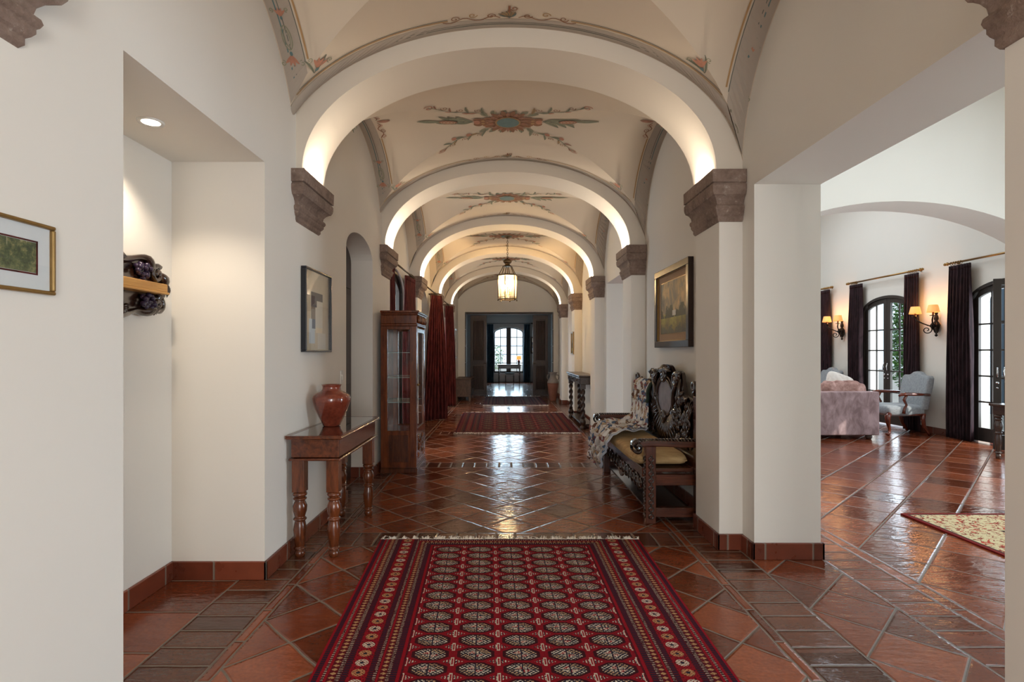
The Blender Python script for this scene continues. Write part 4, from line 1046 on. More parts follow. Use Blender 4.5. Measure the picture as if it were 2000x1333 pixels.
# ---- curtains
def curtain(label, path, zt, zb, mat, flare=0.0, folds=6, amp=.035, spread=1.0, group=None, bunch=None, name='curtain'):
    """path: (x, y) ends of the heading; flare: widening (factor) of the hem; bunch shifts the hem"""
    (xa, ya), (xb, yb) = path; bx, by = bunch or (0, 0)
    cx_, cy_ = (xa+xb)/2, (ya+yb)/2; dx, dy = xb-xa, yb-ya; Ln = sqrt(dx*dx+dy*dy); tx, ty = dx/Ln, dy/Ln; nx, ny = -ty, tx
    r = empty(name, (cx_, cy_, 0), label, 'curtain', group)
    rr = random.Random(int(abs(xa*31+ya*17)*100)); ph = rr.uniform(0, 6)
    def fn(u, v):
        k = v**.8; w = Ln*(1+flare*k)
        am = amp*(.35+.65*min(1, v*3))*(1+flare*.35*k)
        a = (u-.5)*w+.012*sin(v*5+u*8+ph); off = am*sin(u*folds*2*pi+ph+.5*sin(v*3))+.25*am*sin(u*folds*4*pi+v*4)
        x = cx_+bx*k+tx*a+nx*off; y = cy_+by*k+ty*a+ny*off
        z = zt+(zb-zt)*v
        return (x, y, z)
    m = MB(); m.grid(fn, folds*12, 30); m.build('drape', mat, r, solid=.008)
    hd = MB(); hd.grid(lambda u, v: (lambda q: (q[0], q[1], zt+.006-.07*v))(fn(u, 0)), folds*12, 1); hd.build('heading_tape', mat, r, solid=.018)
    return r
def rod(label, x, y0, y1, z, wallx, mat='brass', r_=.013, group=None, rings=(), axis='y'):
    def P(a, b, c): return (a, b, c) if axis == 'y' else (b, a, c)
    c = P(x, (y0+y1)/2, z); r = empty('curtain_rod', c, label, 'curtain rod', group)
    MB().tube([P(x, y0, z), P(x, y1, z)], r_, 10).build('pole', mat, r)
    for yy, s in ((y0, -1), (y1, 1)):
        f = MB()
        for k, (rr_, o) in enumerate(((.022, .005), (.03, .025), (.018, .05), (.026, .07), (.01, .095))): 
            f.ball(P(x, yy+s*o, z), rr_*.9, n=10, m=6)
        f.build('finial', mat, r)
        b = MB(); b.tube([P(x, yy-s*.08, z), P(wallx, yy-s*.08, z)], .008, 6); b.ball(P(wallx+(.01 if x > wallx else -.01), yy-s*.08, z), .018, n=10, m=6); b.build('bracket', mat, r)
    for yy in rings:
        t = MB(); t.tube([P(x+.024*cos(a*pi/7), yy, z-.008+.026*sin(a*pi/7)) for a in range(14)], .004, 5, closed=True); t.build('curtain_ring', mat, r)
    return r
# hall, left side
XC = -1.46
rod('curtain rod over the nearest maroon curtains on the left, above the display cabinet', XC, 7.05, 8.62, 2.54, XL2, 'brass_dark', rings=[7.1, 7.16, 7.22, 8.40, 8.47, 8.54])
curtain('narrow maroon curtain just right of the nearest left arch corbel, above the display cabinet', ((XC-.03, 6.98), (XC+.0, 7.18)), 2.495, .02, 'maroon_curtain', 0, 3, .028)
curtain('maroon curtain before the second stone corbel on the left, rising behind the display cabinet', ((XC-.02, 8.12), (XC+.02, 8.66)), 2.495, .02, 'maroon_curtain', .25, 6, .030)
rod('curtain rod over the arched wooden door on the left', XC+.04, 9.55, 11.22, 2.54, XL2, 'brass_dark', rings=[10.98, 11.05, 11.12])
curtain('dark maroon curtain flaring out widely at the floor beside the arched wooden door', ((XC-.02, 10.98), (XC+.17, 11.16)), 2.495, .01, 'maroon_curtain', 1.3, 7, .035, bunch=(.0, -.32))
rod('farthest curtain rod on the left wall of the hall', XC+.04, 12.1, 13.75, 2.54, XL2, 'brass_dark', rings=[13.55, 13.62])
curtain('farthest maroon curtain on the left, lit by the window behind it', ((XC-.01, 13.45), (XC+.16, 13.66)), 2.495, .01, 'maroon_curtain', .35, 5, .03, bunch=(.03, -.1))
# ---- lantern
def lantern():
    cx_, cy_ = .05, 10.36
    r = empty('hanging_lantern', (cx_, cy_, 3.55), 'brass and glass hexagonal lantern hanging on a chain from the vault', 'lantern')
    MB().lathe([(0, .02), (.06, .02), (.065, .0), (.03, -.03), (.012, -.04), (0, -.04)], (cx_, cy_, 3.55), 20).build('ceiling_rose', 'brass_dark', r)
    c = MB(); z = 3.505; k = 0
    while z > 3.17:
        pts = []
        for a in range(12):
            t = a*pi/6; u, w = .014*cos(t), .024*sin(t)
            pts.append((cx_+(u if k % 2 else 0), cy_+(0 if k % 2 else u), z-.022+w))
        c.tube(pts, .0045, 5, closed=True); z -= .036; k += 1
    c.build('chain', 'brass_dark', r)
    for k in range(2): pass
    cr = MB(); cr.lathe([(.012, .17), (.012, .15), (.04, .14), (.075, .12), (.088, .09), (.07, .06), (.045, .045), (.05, .03), (.075, .01), (.085, 0), (.02, 0)], (cx_, cy_, 2.985), 20)
    cr.build('crown', 'brass_dark', r)
    R, zt, zb = .185, 2.80, 2.36
    ro = MB(); n = 6
    ro.loft([[(cx_+a*cos(pi/3*k+.26), cy_+a*sin(pi/3*k+.26), z) for k in range(n)] for a, z in ((R+.012, zt), (R+.02, zt+.012), (R-.02, zt+.03))])
    ro.build('top_frame', 'brass_dark', r)
    gl = MB(); gl.keep = True; rb = MB()
    for k in range(n):
        a0, a1 = pi/3*k+.26, pi/3*(k+1)+.26
        p = lambda a, rad, z: (cx_+rad*cos(a), cy_+rad*sin(a), z)
        g = MB(); g.keep = True; g.poly([p(a0, R, zb), p(a1, R, zb), p(a1, R, zt), p(a0, R, zt)]); g.build('glass_pane', 'lantern_glass', r)
        g = MB(); g.keep = True; g.poly([p(a0, R-.02, zt+.03), p(a1, R-.02, zt+.03), p(a1, .09, 2.985), p(a0, .09, 2.985)]); g.build('roof_pane', 'lantern_glass', r)
        rb.tube([p(a0, R, zb-.01), p(a0, R, zt), p(a0, R-.02, zt+.03), p(a0, .10, 2.95), p(a0, .088, 2.99)], .008, 6)
        rb.tube([p(a0, R, zb), p(a1, R, zb)], .011, 6); rb.tube([p(a0, R, zb+.03), p(a1, R, zb+.03)], .005, 6)
        rb.ball(p(a0, R, zb-.025), .014, n=8, m=6)
    rb.build('ribs', 'brass_dark', r)
    cand = MB()
    cand.tube([(cx_, cy_, 2.98), (cx_, cy_, 2.47)], .008, 6)
    for k in range(4):
        a = pi/2*k+.5; q = (cx_+.075*cos(a), cy_+.075*sin(a)); cand.tube([(cx_, cy_, 2.46), (cx_+.05*cos(a), cy_+.05*sin(a), 2.43), (q[0], q[1], 2.47)], .006, 6)
        cand.tube([(q[0], q[1], 2.46), (q[0], q[1], 2.56)], .011, 8)
    ca_ = cand.build('candle_cluster', 'brass', r)
    for k in range(4):
        a = pi/2*k+.5; q = (cx_+.075*cos(a), cy_+.075*sin(a))
        MB().ball((q[0], q[1], 2.60), .016, .016, .036, 10, 8).build('bulb', 'bulb', ca_)
    lamp('lantern_lamp', 'POINT', (cx_, cy_, 2.62), 85, (1, .68, .32), (0, 0, 0), .05)
lantern()
# ---- carved bench on the right
BY0, BY1, BC = 4.25, 6.14, 5.08
def bench():
    r = empty('carved_bench', (1.33, (BY0+BY1)/2, 0), 'long carved dark wooden bench with a mirrored crest against the right wall', 'bench')
    F0, F1 = 1.105, 1.185; B0, B1 = 1.50, 1.575
    for k, y in enumerate((BY0, BY1-.075)):
        l = MB(); l.box(F0, F1, y, y+.075, 0, .61); lg = l.build('leg', 'bench_wood_v', r, bevel=.006)
        c = MB(); ys = y-.001 if k == 0 else y+.076; sy = -1 if k == 0 else 1
        for j in range(9):
            z = .06+j*.056
            c.tube([((F0+F1)/2+.018*cos(t), ys+sy*.003, z+.018*sin(t)) for t in [i*2*pi/10 for i in range(10)]], .006, 5, closed=True); c.ball(((F0+F1)/2, ys+sy*.003, z+.028), .009, n=6, m=4)
            c.tube([(F0-.003, y+.037+.018*cos(t), z+.018*sin(t)) for t in [i*2*pi/10 for i in range(10)]], .006, 5, closed=True)
        c.build('carved_face', 'carved_wood', lg)
        b = MB(); b.box(B0, B1, y, y+.075, 0, 1.0)
        b.prism([(B0, 1.0), (B1, 1.0), (B1-.01, 1.05), (B0+.04, 1.08), (B0+.01, 1.05)], 'y', y+.01, y+.065); bl = b.build('leg', 'bench_wood_v', r, bevel=.005)
        f = MB(); zc = 1.07; yy = y+.037
        f.tube([(B0-.005, a, c_) for a, c_ in spiral((yy, zc), .05, 1.6, -pi/2, 26, 1 if k else -1)], [.020-.010*i/26 for i in range(27)], 8)
        for t in (-.7, -.25, .25, .7): f.tube([(B0+.02, yy, 1.0), (B0+.0, yy+.03*t, 1.05), (B0+.01, yy+.06*t, 1.115-abs(t)*.03)], [.010, .016, .003], 6)
        f.build('carved_finial', 'carved_wood', bl)
        a = MB(); path = [(1.52, .622), (1.40, .622), (1.25, .628), (1.12, .63), (1.06, .622)]
        top = [(px, pz+.026) for px, pz in path]; bot = [(px, pz-.022) for px, pz in path[::-1]]
        a.prism(top+bot, 'y', y-.012, y+.087)
        sp_ = spiral((1.045, .598), .052, 1.5, pi/2, 30, 1)
        ar = a.build('armrest', 'bench_wood', r, bevel=.010, seg=3)
        s_ = MB(); s_.smooth = True
        n_ = len(sp_)
        for i in range(n_-1):
            (xa, za), (xb, zb) = sp_[i], sp_[i+1]; w = .012
            s_.loft([[(xa, y-.012, za-w), (xa, y+.087, za-w), (xa, y+.087, za+w), (xa, y-.012, za+w)], [(xb, y-.012, zb-w), (xb, y+.087, zb-w), (xb, y+.087, zb+w), (xb, y-.012, zb+w)]])
        s_.build('scroll_end', 'carved_wood', ar)
        g = MB()
        for j in range(17): g.tube([(1.07+j*.026, y-.010, .652), (1.083+j*.026, y+.037, .661), (1.07+j*.026, y+.085, .652)], .008, 5)
        g.build('carved_edge', 'carved_wood', ar)
        q = MB(); q.box(F1, B0, y+.012, y+.062, .30, .385); q.build('side_rail', 'bench_wood', r, bevel=.004)
        q = MB(); q.box(F1, B0, y+.012, y+.062, .05, .125); q.build('stretcher', 'bench_wood', r, bevel=.004)
    s = MB(); s.box(1.10, 1.50, BY0+.06, BY1-.06, .395, .425); s.box(1.095, 1.13, BY0+.075, BY1-.075, .355, .43); s.box(1.49, 1.53, BY0+.075, BY1-.075, .35, .43); s.build('seat_frame', 'bench_wood', r, bevel=.006)
    MB().box(1.16, 1.50, BY0+.07, BY1-.07, .055, .075).build('lower_shelf', 'carved_wood', r, bevel=.003)
    # carved apron
    n = 60; out = [(BY0+.08, .36)]
    for k in range(n+1):
        t = k/n; yy = BY0+.08+(BY1-BY0-.16)*t; z = .27-.07*exp_(-((t-.5)/.12)**2)-.035*abs(sin(t*pi*7))
        out.append((yy, z))
    out.append((BY1-.08, .36)); ap = MB().prism(out, 'x', 1.108, 1.122).build('apron', 'carved_wood', r)
    c = MB()
    for k in range(14):
        yy = BY0+.16+k*(BY1-BY0-.3)/13; c.tube([(1.104, a, b) for a, b in spiral((yy, .295), .048, 1.4, k, 20, 1 if k % 2 else -1)], .010, 6)
        c.tube([(1.104, yy+.06, .33), (1.098, yy+.065, .27), (1.104, yy+.05, .225)], [.006, .014, .004], 6)
    c.build('carved_scrollwork', 'carved_wood', ap)
    # back
    b = MB(); b.box(1.50, 1.545, BY0+.07, BY1-.07, .425, .51); b.build('back_rail', 'bench_wood', r, bevel=.006)
    def ztop(y):
        d = y-BC; a = abs(d)
        z = .90+.05*abs(sin(a*8))+.03*abs(sin(a*19))
        if a < .50: z = max(z, 1.0+.17*(1 if a < .44 else (.50-a)/.06)-.0*a+.015*sin(a*22))
        if a < .22: z = max(z, 1.235-.10*(a/.22)**3)
        return z
    n = 90; ys = [BY0+.07+(BY1-BY0-.14)*k/n for k in range(n+1)]
    out = [(y, ztop(y)) for y in ys]+[(BY1-.07, .50), (BY0+.07, .50)]
    bk = MB(); 
    for (ya, yb) in zip(ys, ys[1:]): bk.loft([[(1.515, ya, .50), (1.545, ya, .50), (1.545, ya, ztop(ya)), (1.515, ya, ztop(ya))], [(1.515, yb, .50), (1.545, yb, .50), (1.545, yb, ztop(yb)), (1.515, yb, ztop(yb))]])
    bp = bk.build('backrest', 'carved_wood', r)
    X0 = 1.506
    mc = (BC, .93); ra, rb_ = .235, .16
    m = MB(); m.loft([[(X0-.004, mc[0]+ra*cos(t), mc[1]+rb_*sin(t)) for t in [2*pi*k/36 for k in range(36)]], [(X0+.01, mc[0]+ra*cos(t), mc[1]+rb_*sin(t)) for t in [2*pi*k/36 for k in range(36)]]]); m.build('oval_mirror', 'mirror_reflection_tint', bp)
    o = MB(); o.tube([(X0-.012, mc[0]+(ra+.010)*cos(t), mc[1]+(rb_+.010)*sin(t)) for t in [2*pi*k/40 for k in range(40)]], .012, 8, closed=True)
    o.tube([(X0-.010, mc[0]+(ra+.045)*cos(t), mc[1]+(rb_+.04)*sin(t)) for t in [2*pi*k/40 for k in range(40)]], .009, 6, closed=True); o.build('mirror_molding', 'carved_wood', bp)
    g = MB()
    for cz, s_ in ((1.12, 1), (.755, -1)):
        if s_ < 0: g.build('carved_scroll', 'carved_wood', bp); g = MB()
        g.tube([(X0-.022-.01*k/26, a, b_) for k, (a, b_) in enumerate(spiral((BC-.0, cz), .055, 1.7, pi/2*s_, 26, s_))], [.017-.006*k/26 for k in range(27)], 8)
    g.build('carved_scroll', 'carved_wood', bp)
    for s_ in (-1, 1):
        g = MB()
        g.tube([(X0-.015, a, b_) for a, b_ in spiral((BC+s_*.34, 1.10), .075, 1.5, 0 if s_ > 0 else pi, 26, s_)], .020, 8)
        g.tube([(X0-.01, BC+s_*.26, .80), (X0-.02, BC+s_*.30, .90), (X0-.02, BC+s_*.29, 1.0), (X0-.015, BC+s_*.38, 1.10)], [.012, .024, .022, .016], 8)
        g.tube([(X0-.01, BC+s_*.40, .78), (X0-.02, BC+s_*.42, .95), (X0-.015, BC+s_*.46, 1.12)], [.01, .024, .008], 8)
        g.build('carved_volute', 'carved_wood', bp)
    sh = MB()
    for k in range(11):         # shell at the top
        t = (k-5)/5; sh.tube([(X0-.012, BC+t*.06, 1.12), (X0-.028, BC+t*.13, 1.185), (X0-.012, BC+t*.19, 1.235-abs(t)**2*.06)], [.007, .016, .006], 6)
    sh.build('carved_shell', 'carved_wood', bp)
    fan = MB()
    for k in range(17):         # ribs below the oval
        t = (k-8)/8; a = -pi/2+t*1.25
        p0 = (mc[0]+.24*cos(a), mc[1]+.19*sin(a)); p1 = (p0[0]+.15*cos(a), p0[1]+.13*sin(a)); p2 = (p0[0]+.24*cos(a)+.02*sin(k), max(.525, p0[1]+.25*sin(a)))
        fan.tube([(X0-.006, *p0), (X0-.026, *p1), (X0-.008, *p2)], [.010, .017, .006], 6)
    fan.build('carved_fan', 'carved_wood', bp)
    rr = random.Random(11); ac = MB()
    for s_ in (-1, 1):          # acanthus running to the posts
        for k in range(46):
            d = rr.uniform(.26, .86); y = BC+s_*d
            if not BY0+.09 < y < BY1-.09: continue
            zt = ztop(y)-.03; z = rr.uniform(.54, zt)
            an = rr.choice([.9, 1.2, 1.5, 1.9, .5])+(0 if s_ > 0 else 0); an = an if s_ > 0 else pi-an
            ln = rr.uniform(.07, .16)
            for j in range(3):
                aa = an+(j-1)*.28; q = (y+cos(aa)*ln*.5, min(ztop(y)-.01, z+sin(aa)*ln*.5)); e = (y+cos(aa+.5*s_)*ln, min(ztop(y)+.015, z+sin(aa+.5*s_)*ln))
                e = (min(max(e[0], BY0+.08), BY1-.08), e[1]); q = (min(max(q[0], BY0+.08), BY1-.08), q[1])
                ac.tube([(X0-.002, y, z), (X0-.03, *q), (X0-.008, *e)], [.006, .013, .004], 5)
        for k in range(9):
            y = BC+s_*rr.uniform(.3, .82); z = rr.uniform(.57, .85)
            if BY0+.12 < y < BY1-.12: ac.tube([(X0-.02, a, b_) for a, b_ in spiral((y, z), .045, 1.4, rr.uniform(0, 6), 18, s_)], .010, 6)
    ac.build('carved_foliage', 'carved_wood', bp)
    return r
from math import exp as exp_
def omir():
    b = MatB('mirror_reflection_tint', .18, metal=.2); n = b.noise(b.tc.outputs['Object'], 12, 3); b.color(b.mix(n, L(150, 146, 154), L(190, 186, 196))); M['mirror_reflection_tint'] = b.m  # lavender-grey base colour paints in the mirror's reflection
omir(); bench()
# cushion: rounded pad with piping
def pad(name, mat, x0, x1, y0, y1, z0, z1, parent=None, rnd=.04, puff=.02, n=(16, 28), wr=.004):
    m = MB(); rr = 3.2
    def fn(u, v):
        t = (v-.5)*pi; a = u*2*pi
        def sp_(c, e): return math.copysign(abs(c)**e, c)
        X_ = (x1-x0)/2*sp_(cos(t), .28)*sp_(cos(a), .22); Y_ = (y1-y0)/2*sp_(cos(t), .28)*sp_(sin(a), .22)
        Z_ = (z1-z0)/2*sp_(sin(t), .75)
        Z_ += wr*sin(X_*31+Y_*9)*sin(Y_*17+1)*cos(t)
        return ((x0+x1)/2+X_, (y0+y1)/2+Y_, (z0+z1)/2+Z_)
    m.grid(fn, 64, 18); return m.build(name, mat, parent)
r = empty('seat_cushion', (1.28, 5.18, .43), 'long golden tan seat cushion lying on the carved bench', 'cushion')
pad('cushion_body', 'gold_cushion', 1.045, 1.485, BY0+.085, BY1-.085, .428, .535, r)
pp = MB()
for z in (.4815,):
    e = [(1.050, BY0+.09), (1.480, BY0+.09), (1.480, BY1-.09), (1.050, BY1-.09)]; pts = []
    for i in range(4):
        a, b_ = e[i], e[(i+1) % 4]
        for k in range(8): pts.append((a[0]+(b_[0]-a[0])*(k+.5)/8, a[1]+(b_[1]-a[1])*(k+.5)/8, z))
    pp.tube(pts, .006, 6, closed=True)
    pp.build('piping', 'gold_cushion', r); pp = MB()
# quilt thrown over the far half of the bench
def quilt_throw():
    r = empty('quilt', (1.35, 5.75, .54), 'crumpled floral patchwork quilt thrown over the far end of the carved bench', 'quilt')
    P = [(1.585, .62), (1.58, .86), (1.57, 1.02), (1.525, 1.065), (1.475, 1.03), (1.455, .88), (1.435, .72), (1.41, .60), (1.33, .565), (1.22, .56), (1.10, .56), (1.02, .545), (.992, .48), (.985, .38), (.975, .26), (.99, .17)]
    cum = [0]
    for a, b_ in zip(P, P[1:]): cum.append(cum[-1]+sqrt((a[0]-b_[0])**2+(a[1]-b_[1])**2))
    def path(s):
        d = s*cum[-1]
        for i in range(len(P)-1):
            if d <= cum[i+1] or i == len(P)-2:
                t = (d-cum[i])/(cum[i+1]-cum[i]); return (P[i][0]+(P[i+1][0]-P[i][0])*t, P[i][1]+(P[i+1][1]-P[i][1])*t, i)
    def fn(u, v):
        x, z, i = path(v)
        back = v < .42
        ya, yb = (5.50, 6.06) if back else (5.50+(-.30)*min(1, (v-.42)/.25), 6.12)
        if v > .8: ya += (v-.8)*1.1
        y = ya+(yb-ya)*u+.02*sin(v*14+u*5)
        w = .018*sin(u*34+v*6)+.012*sin(u*61+v*17)+.01*sin(v*60+u*12)
        if back: x -= abs(w)*.9+.01
        elif v < .78: z += abs(w)*1.2+.008+.02*max(0, sin(u*9+v*11))
        else: x -= abs(w)*1.5; z += .10*(1-u)*(v-.8)*2+.03*sin(u*11)*(v-.8)*5
        return (x, y, max(z, .03))
    m = MB(); m.grid(fn, 70, 90); m.build('patchwork_top', 'floral_quilt', r, solid=.010)
    g = MB(); g.grid(lambda u, v: (lambda q: (q[0]-.004, q[1]-.035+.07*u-.03, q[2]-.004))(fn(0, .17+v*.24)), 3, 20); g.build('green_border', 'green_velvet', r, solid=.014)
    g = MB(); g.grid(lambda u, v: (lambda q: (q[0]-.006, q[1]-.05+.09*u, q[2]-.012))(fn(0, .55+v*.45)), 4, 26); g.build('lining', 'quilt_lining', r, solid=.008)
quilt_throw()
# ---- carved side table in the fourth bay
def side_table():
    x0, x1, y0, y1, H = 1.285, 1.615, 9.42, 11.36, .94
    r = empty('carved_table', ((x0+x1)/2, (y0+y1)/2, 0), 'long dark side table on twisted legs against the warm-lit right wall', 'table')
    MB().box(x0, x1, y0, y1, H-.035, H).build('tabletop', 'dark_wood', r, bevel=.012, seg=3)
    ap = MB().box(x0+.03, x1-.02, y0+.05, y1-.05, .78, H-.035).build('apron', 'dark_wood', r, bevel=.006)
    for k in range(3):
        ya = y0+.10+k*.60; d = MB().box(x0+.02, x0+.032, ya, ya+.52, .80, .89).build('drawer', 'dark_wood', r, bevel=.004); MB().ball((x0+.01, ya+.26, .845), .014).build('knob', 'brass_dark', d)
    for x in (x0+.085, x1-.07):
        for y in (y0+.11, y1-.11):
            l = MB(); l.box(x-.045, x+.045, y-.045, y+.045, .70, .78); l.smooth = True
            rings = []
            for k in range(31):
                z = .18+.52*k/30; n = 16; ph = k/30*2*pi*2.2
                rings.append([(x+(.032+.012*cos(2*(2*pi*j/n)-2*ph))*cos(2*pi*j/n), y+(.032+.012*cos(2*(2*pi*j/n)-2*ph))*sin(2*pi*j/n), z) for j in range(n)])
            l.loft(rings); l.smooth = False
            l.lathe([(.05, .0), (.052, .03), (.04, .05), (.03, .06), (.05, .09), (.055, .12), (.045, .16), (.03, .18)], (x, y, 0), 16)
            l.build('leg', 'dark_wood', r, bevel=.004)
    MB().box(x0+.07, x1-.055, y0+.09, y1-.09, .06, .085).build('stretcher', 'dark_wood', r, bevel=.004)
side_table()
# ---- chest at the far left, urn at the far right
def chest():
    x0, x1, y0, y1 = -1.36, -.93, 14.85, 16.2
    r = empty('wooden_chest', ((x0+x1)/2, (y0+y1)/2, 0), 'small low wooden chest on legs at the far end of the hall on the left', 'chest')
    MB().box(x0, x1, y0, y1, .12, .59).build('body', 'chest_wood', r, bevel=.006)
    MB().box(x0-.012, x1+.015, y0-.015, y1+.015, .59, .615).build('lid', 'chest_wood', r, bevel=.006)
    for x in (x0+.03, x1-.03):
        for y in (y0+.03, y1-.03): MB().box(x-.03, x+.03, y-.03, y+.03, 0, .12).build('leg', 'chest_wood', r, bevel=.003)
    for k in range(2):
        ya = y0+.05+k*.64; d = MB().box(x1, x1+.015, ya, ya+.60, .16, .55).build('drawer', 'dark_wood', r, bevel=.008)
        MB().ball((x1+.03, ya+.3, .36), .016).build('knob', 'brass_dark', d)
chest()
u = empty('floor_urn', (1.33, 15.0, 0), 'tall terracotta floor urn with a grey neck at the far right of the hall', 'urn')
MB().lathe([(.0, 0), (.085, 0), (.09, .02), (.11, .15), (.145, .38), (.158, .50), (0, .50)], (1.33, 15.0, 0), 32).build('body', 'terracotta_clay', u)
MB().lathe([(0, .49), (.158, .49), (.15, .54), (.115, .60), (.085, .65), (.082, .70), (.095, .745), (.125, .775), (.128, .79), (.11, .785), (.07, .72), (0, .7)], (1.33, 15.0, 0), 32).build('neck', 'grey_clay', u)
for s in (-1, 1): MB().tube([(1.33+s*.09, 15, .72), (1.33+s*.15, 15, .71), (1.33+s*.16, 15, .64), (1.33+s*.13, 15, .575)], .012, 8).build('handle', 'grey_clay', u)
# ---- tall wooden doors of the far doorway, standing half open
def leaf_door(name, x0, x1, y, hinge):
    W_ = x1-x0; T = .05; Z1 = 2.50
    root = struct(name, MB().box(x0, x1, y, y+T, .012, Z1), 'door_wood', bevel=.006)
    for za, zb in ((.14, .95), (1.06, 2.36)):
        p = MB(); xa, xb = x0+.085, x1-.085; p.box(xa, xb, y-.012, y, za, zb); po = p.build('door_panel', 'door_wood', root, bevel=.006)
        l = MB(); n_ = 7
        for k in range(n_):
            xx = xa+.03+(xb-xa-.06)*k/(n_-1); l.tube([(xx, y-.014, za+.04), (xx, y-.016, zb-.04)], .013, 8)
        l.build('linenfold', 'door_wood', po)
    xk = x1-.035 if hinge < 0 else x0+.035
    h = MB(); h.tube([(xk, y-.01, 1.0), (xk, y-.05, 1.0), (xk+hinge*.08, y-.055, 1.0)], .009, 6); h.ball((xk, y-.008, 1.0), .022); h.build('door_handle', 'brass_dark', root)
leaf_door('door_9', -1.075, -.565, 16.92, -1); leaf_door('door_10', .875, 1.345, 16.92, 1)
# ---- far room furniture
def desk():
    r = empty('writing_desk', (.19, 23.3, 0), 'dark writing desk before the far arched window', 'desk')
    MB().box(-.33, .71, 23.05, 23.6, .79, .82).build('desktop', 'dark_wood', r, bevel=.006)
    a = MB().box(-.29, .67, 23.09, 23.56, .64, .79).build('apron', 'dark_wood', r, bevel=.004)
    for k in range(3): MB().box(-.27+k*.32, .02+k*.32, 23.075, 23.09, .66, .775).build('drawer', 'dark_wood', r, bevel=.003)
    for x in (-.25, .63):
        for y in (23.13, 23.52): l = MB(); turned(l, x, y, 0, .64, .028, n=12); l.build('leg', 'dark_wood', r)
desk()
def stool():
    r = empty('desk_stool', (.19, 22.75, 0), 'small stool with a pale seat in front of the far desk', 'stool')
    pad('seat', 'grey_linen', 0, .40, 22.55, 22.93, .42, .50, r); MB().box(.01, .39, 22.56, 22.92, .37, .42).build('seat_frame', 'dark_wood', r, bevel=.004)
    for x in (.03, .37):
        for y in (22.59, 22.89): MB().tube([(x, y, .38), (x, y, .2), (x, y, 0)], [.024, .018, .014], 8).build('leg', 'dark_wood', r)
stool()
t = empty('table_lamp', (.60, 23.35, .82), 'table lamp with a glowing orange shade on the far desk', 'lamp')
MB().lathe([(0, 0), (.06, 0), (.06, .015), (.03, .03), (.05, .08), (.06, .12), (.04, .17), (.012, .2), (.01, .26), (0, .26)], (.60, 23.35, .82), 20).build('base', 'dark_frame', t)
MB().lathe([(.105, .2), (.095, .36), (.09, .36), (.10, .2)], (.60, 23.35, .82), 24).build('lamp_shade', 'lamp_shade_glow', t)
lamp('desk_lamp', 'POINT', (.60, 23.35, 1.10), 4, (1, .6, .3), (0, 0, 0), .03)
def acurt(label, x0, x1, y, zt): curtain(label, ((x0, y), (x1, y+.001)), zt, .01, 'blue_curtain', .05, 5, .03)
acurt('dark blue curtain left of the far arched window', -.78, -.50, 23.88, 2.57); acurt('dark blue curtain right of the far arched window', .83, 1.10, 23.88, 2.57)
rod('curtain rod above the far arched window', 23.88, -.84, 1.16, 2.61, 24.0, 'iron', axis='x')
pr = empty('framed_picture', (1.36, 24.0, 1.65), 'picture in a dark frame on the far room wall beside the right blue curtain', 'picture')
MB().box(1.14, 1.58, 23.965, 24.0, 1.28, 2.02).build('frame', 'dark_frame', pr, bevel=.004); MB().box(1.20, 1.52, 23.955, 23.97, 1.34, 1.96).build('print', 'collage_print', pr)
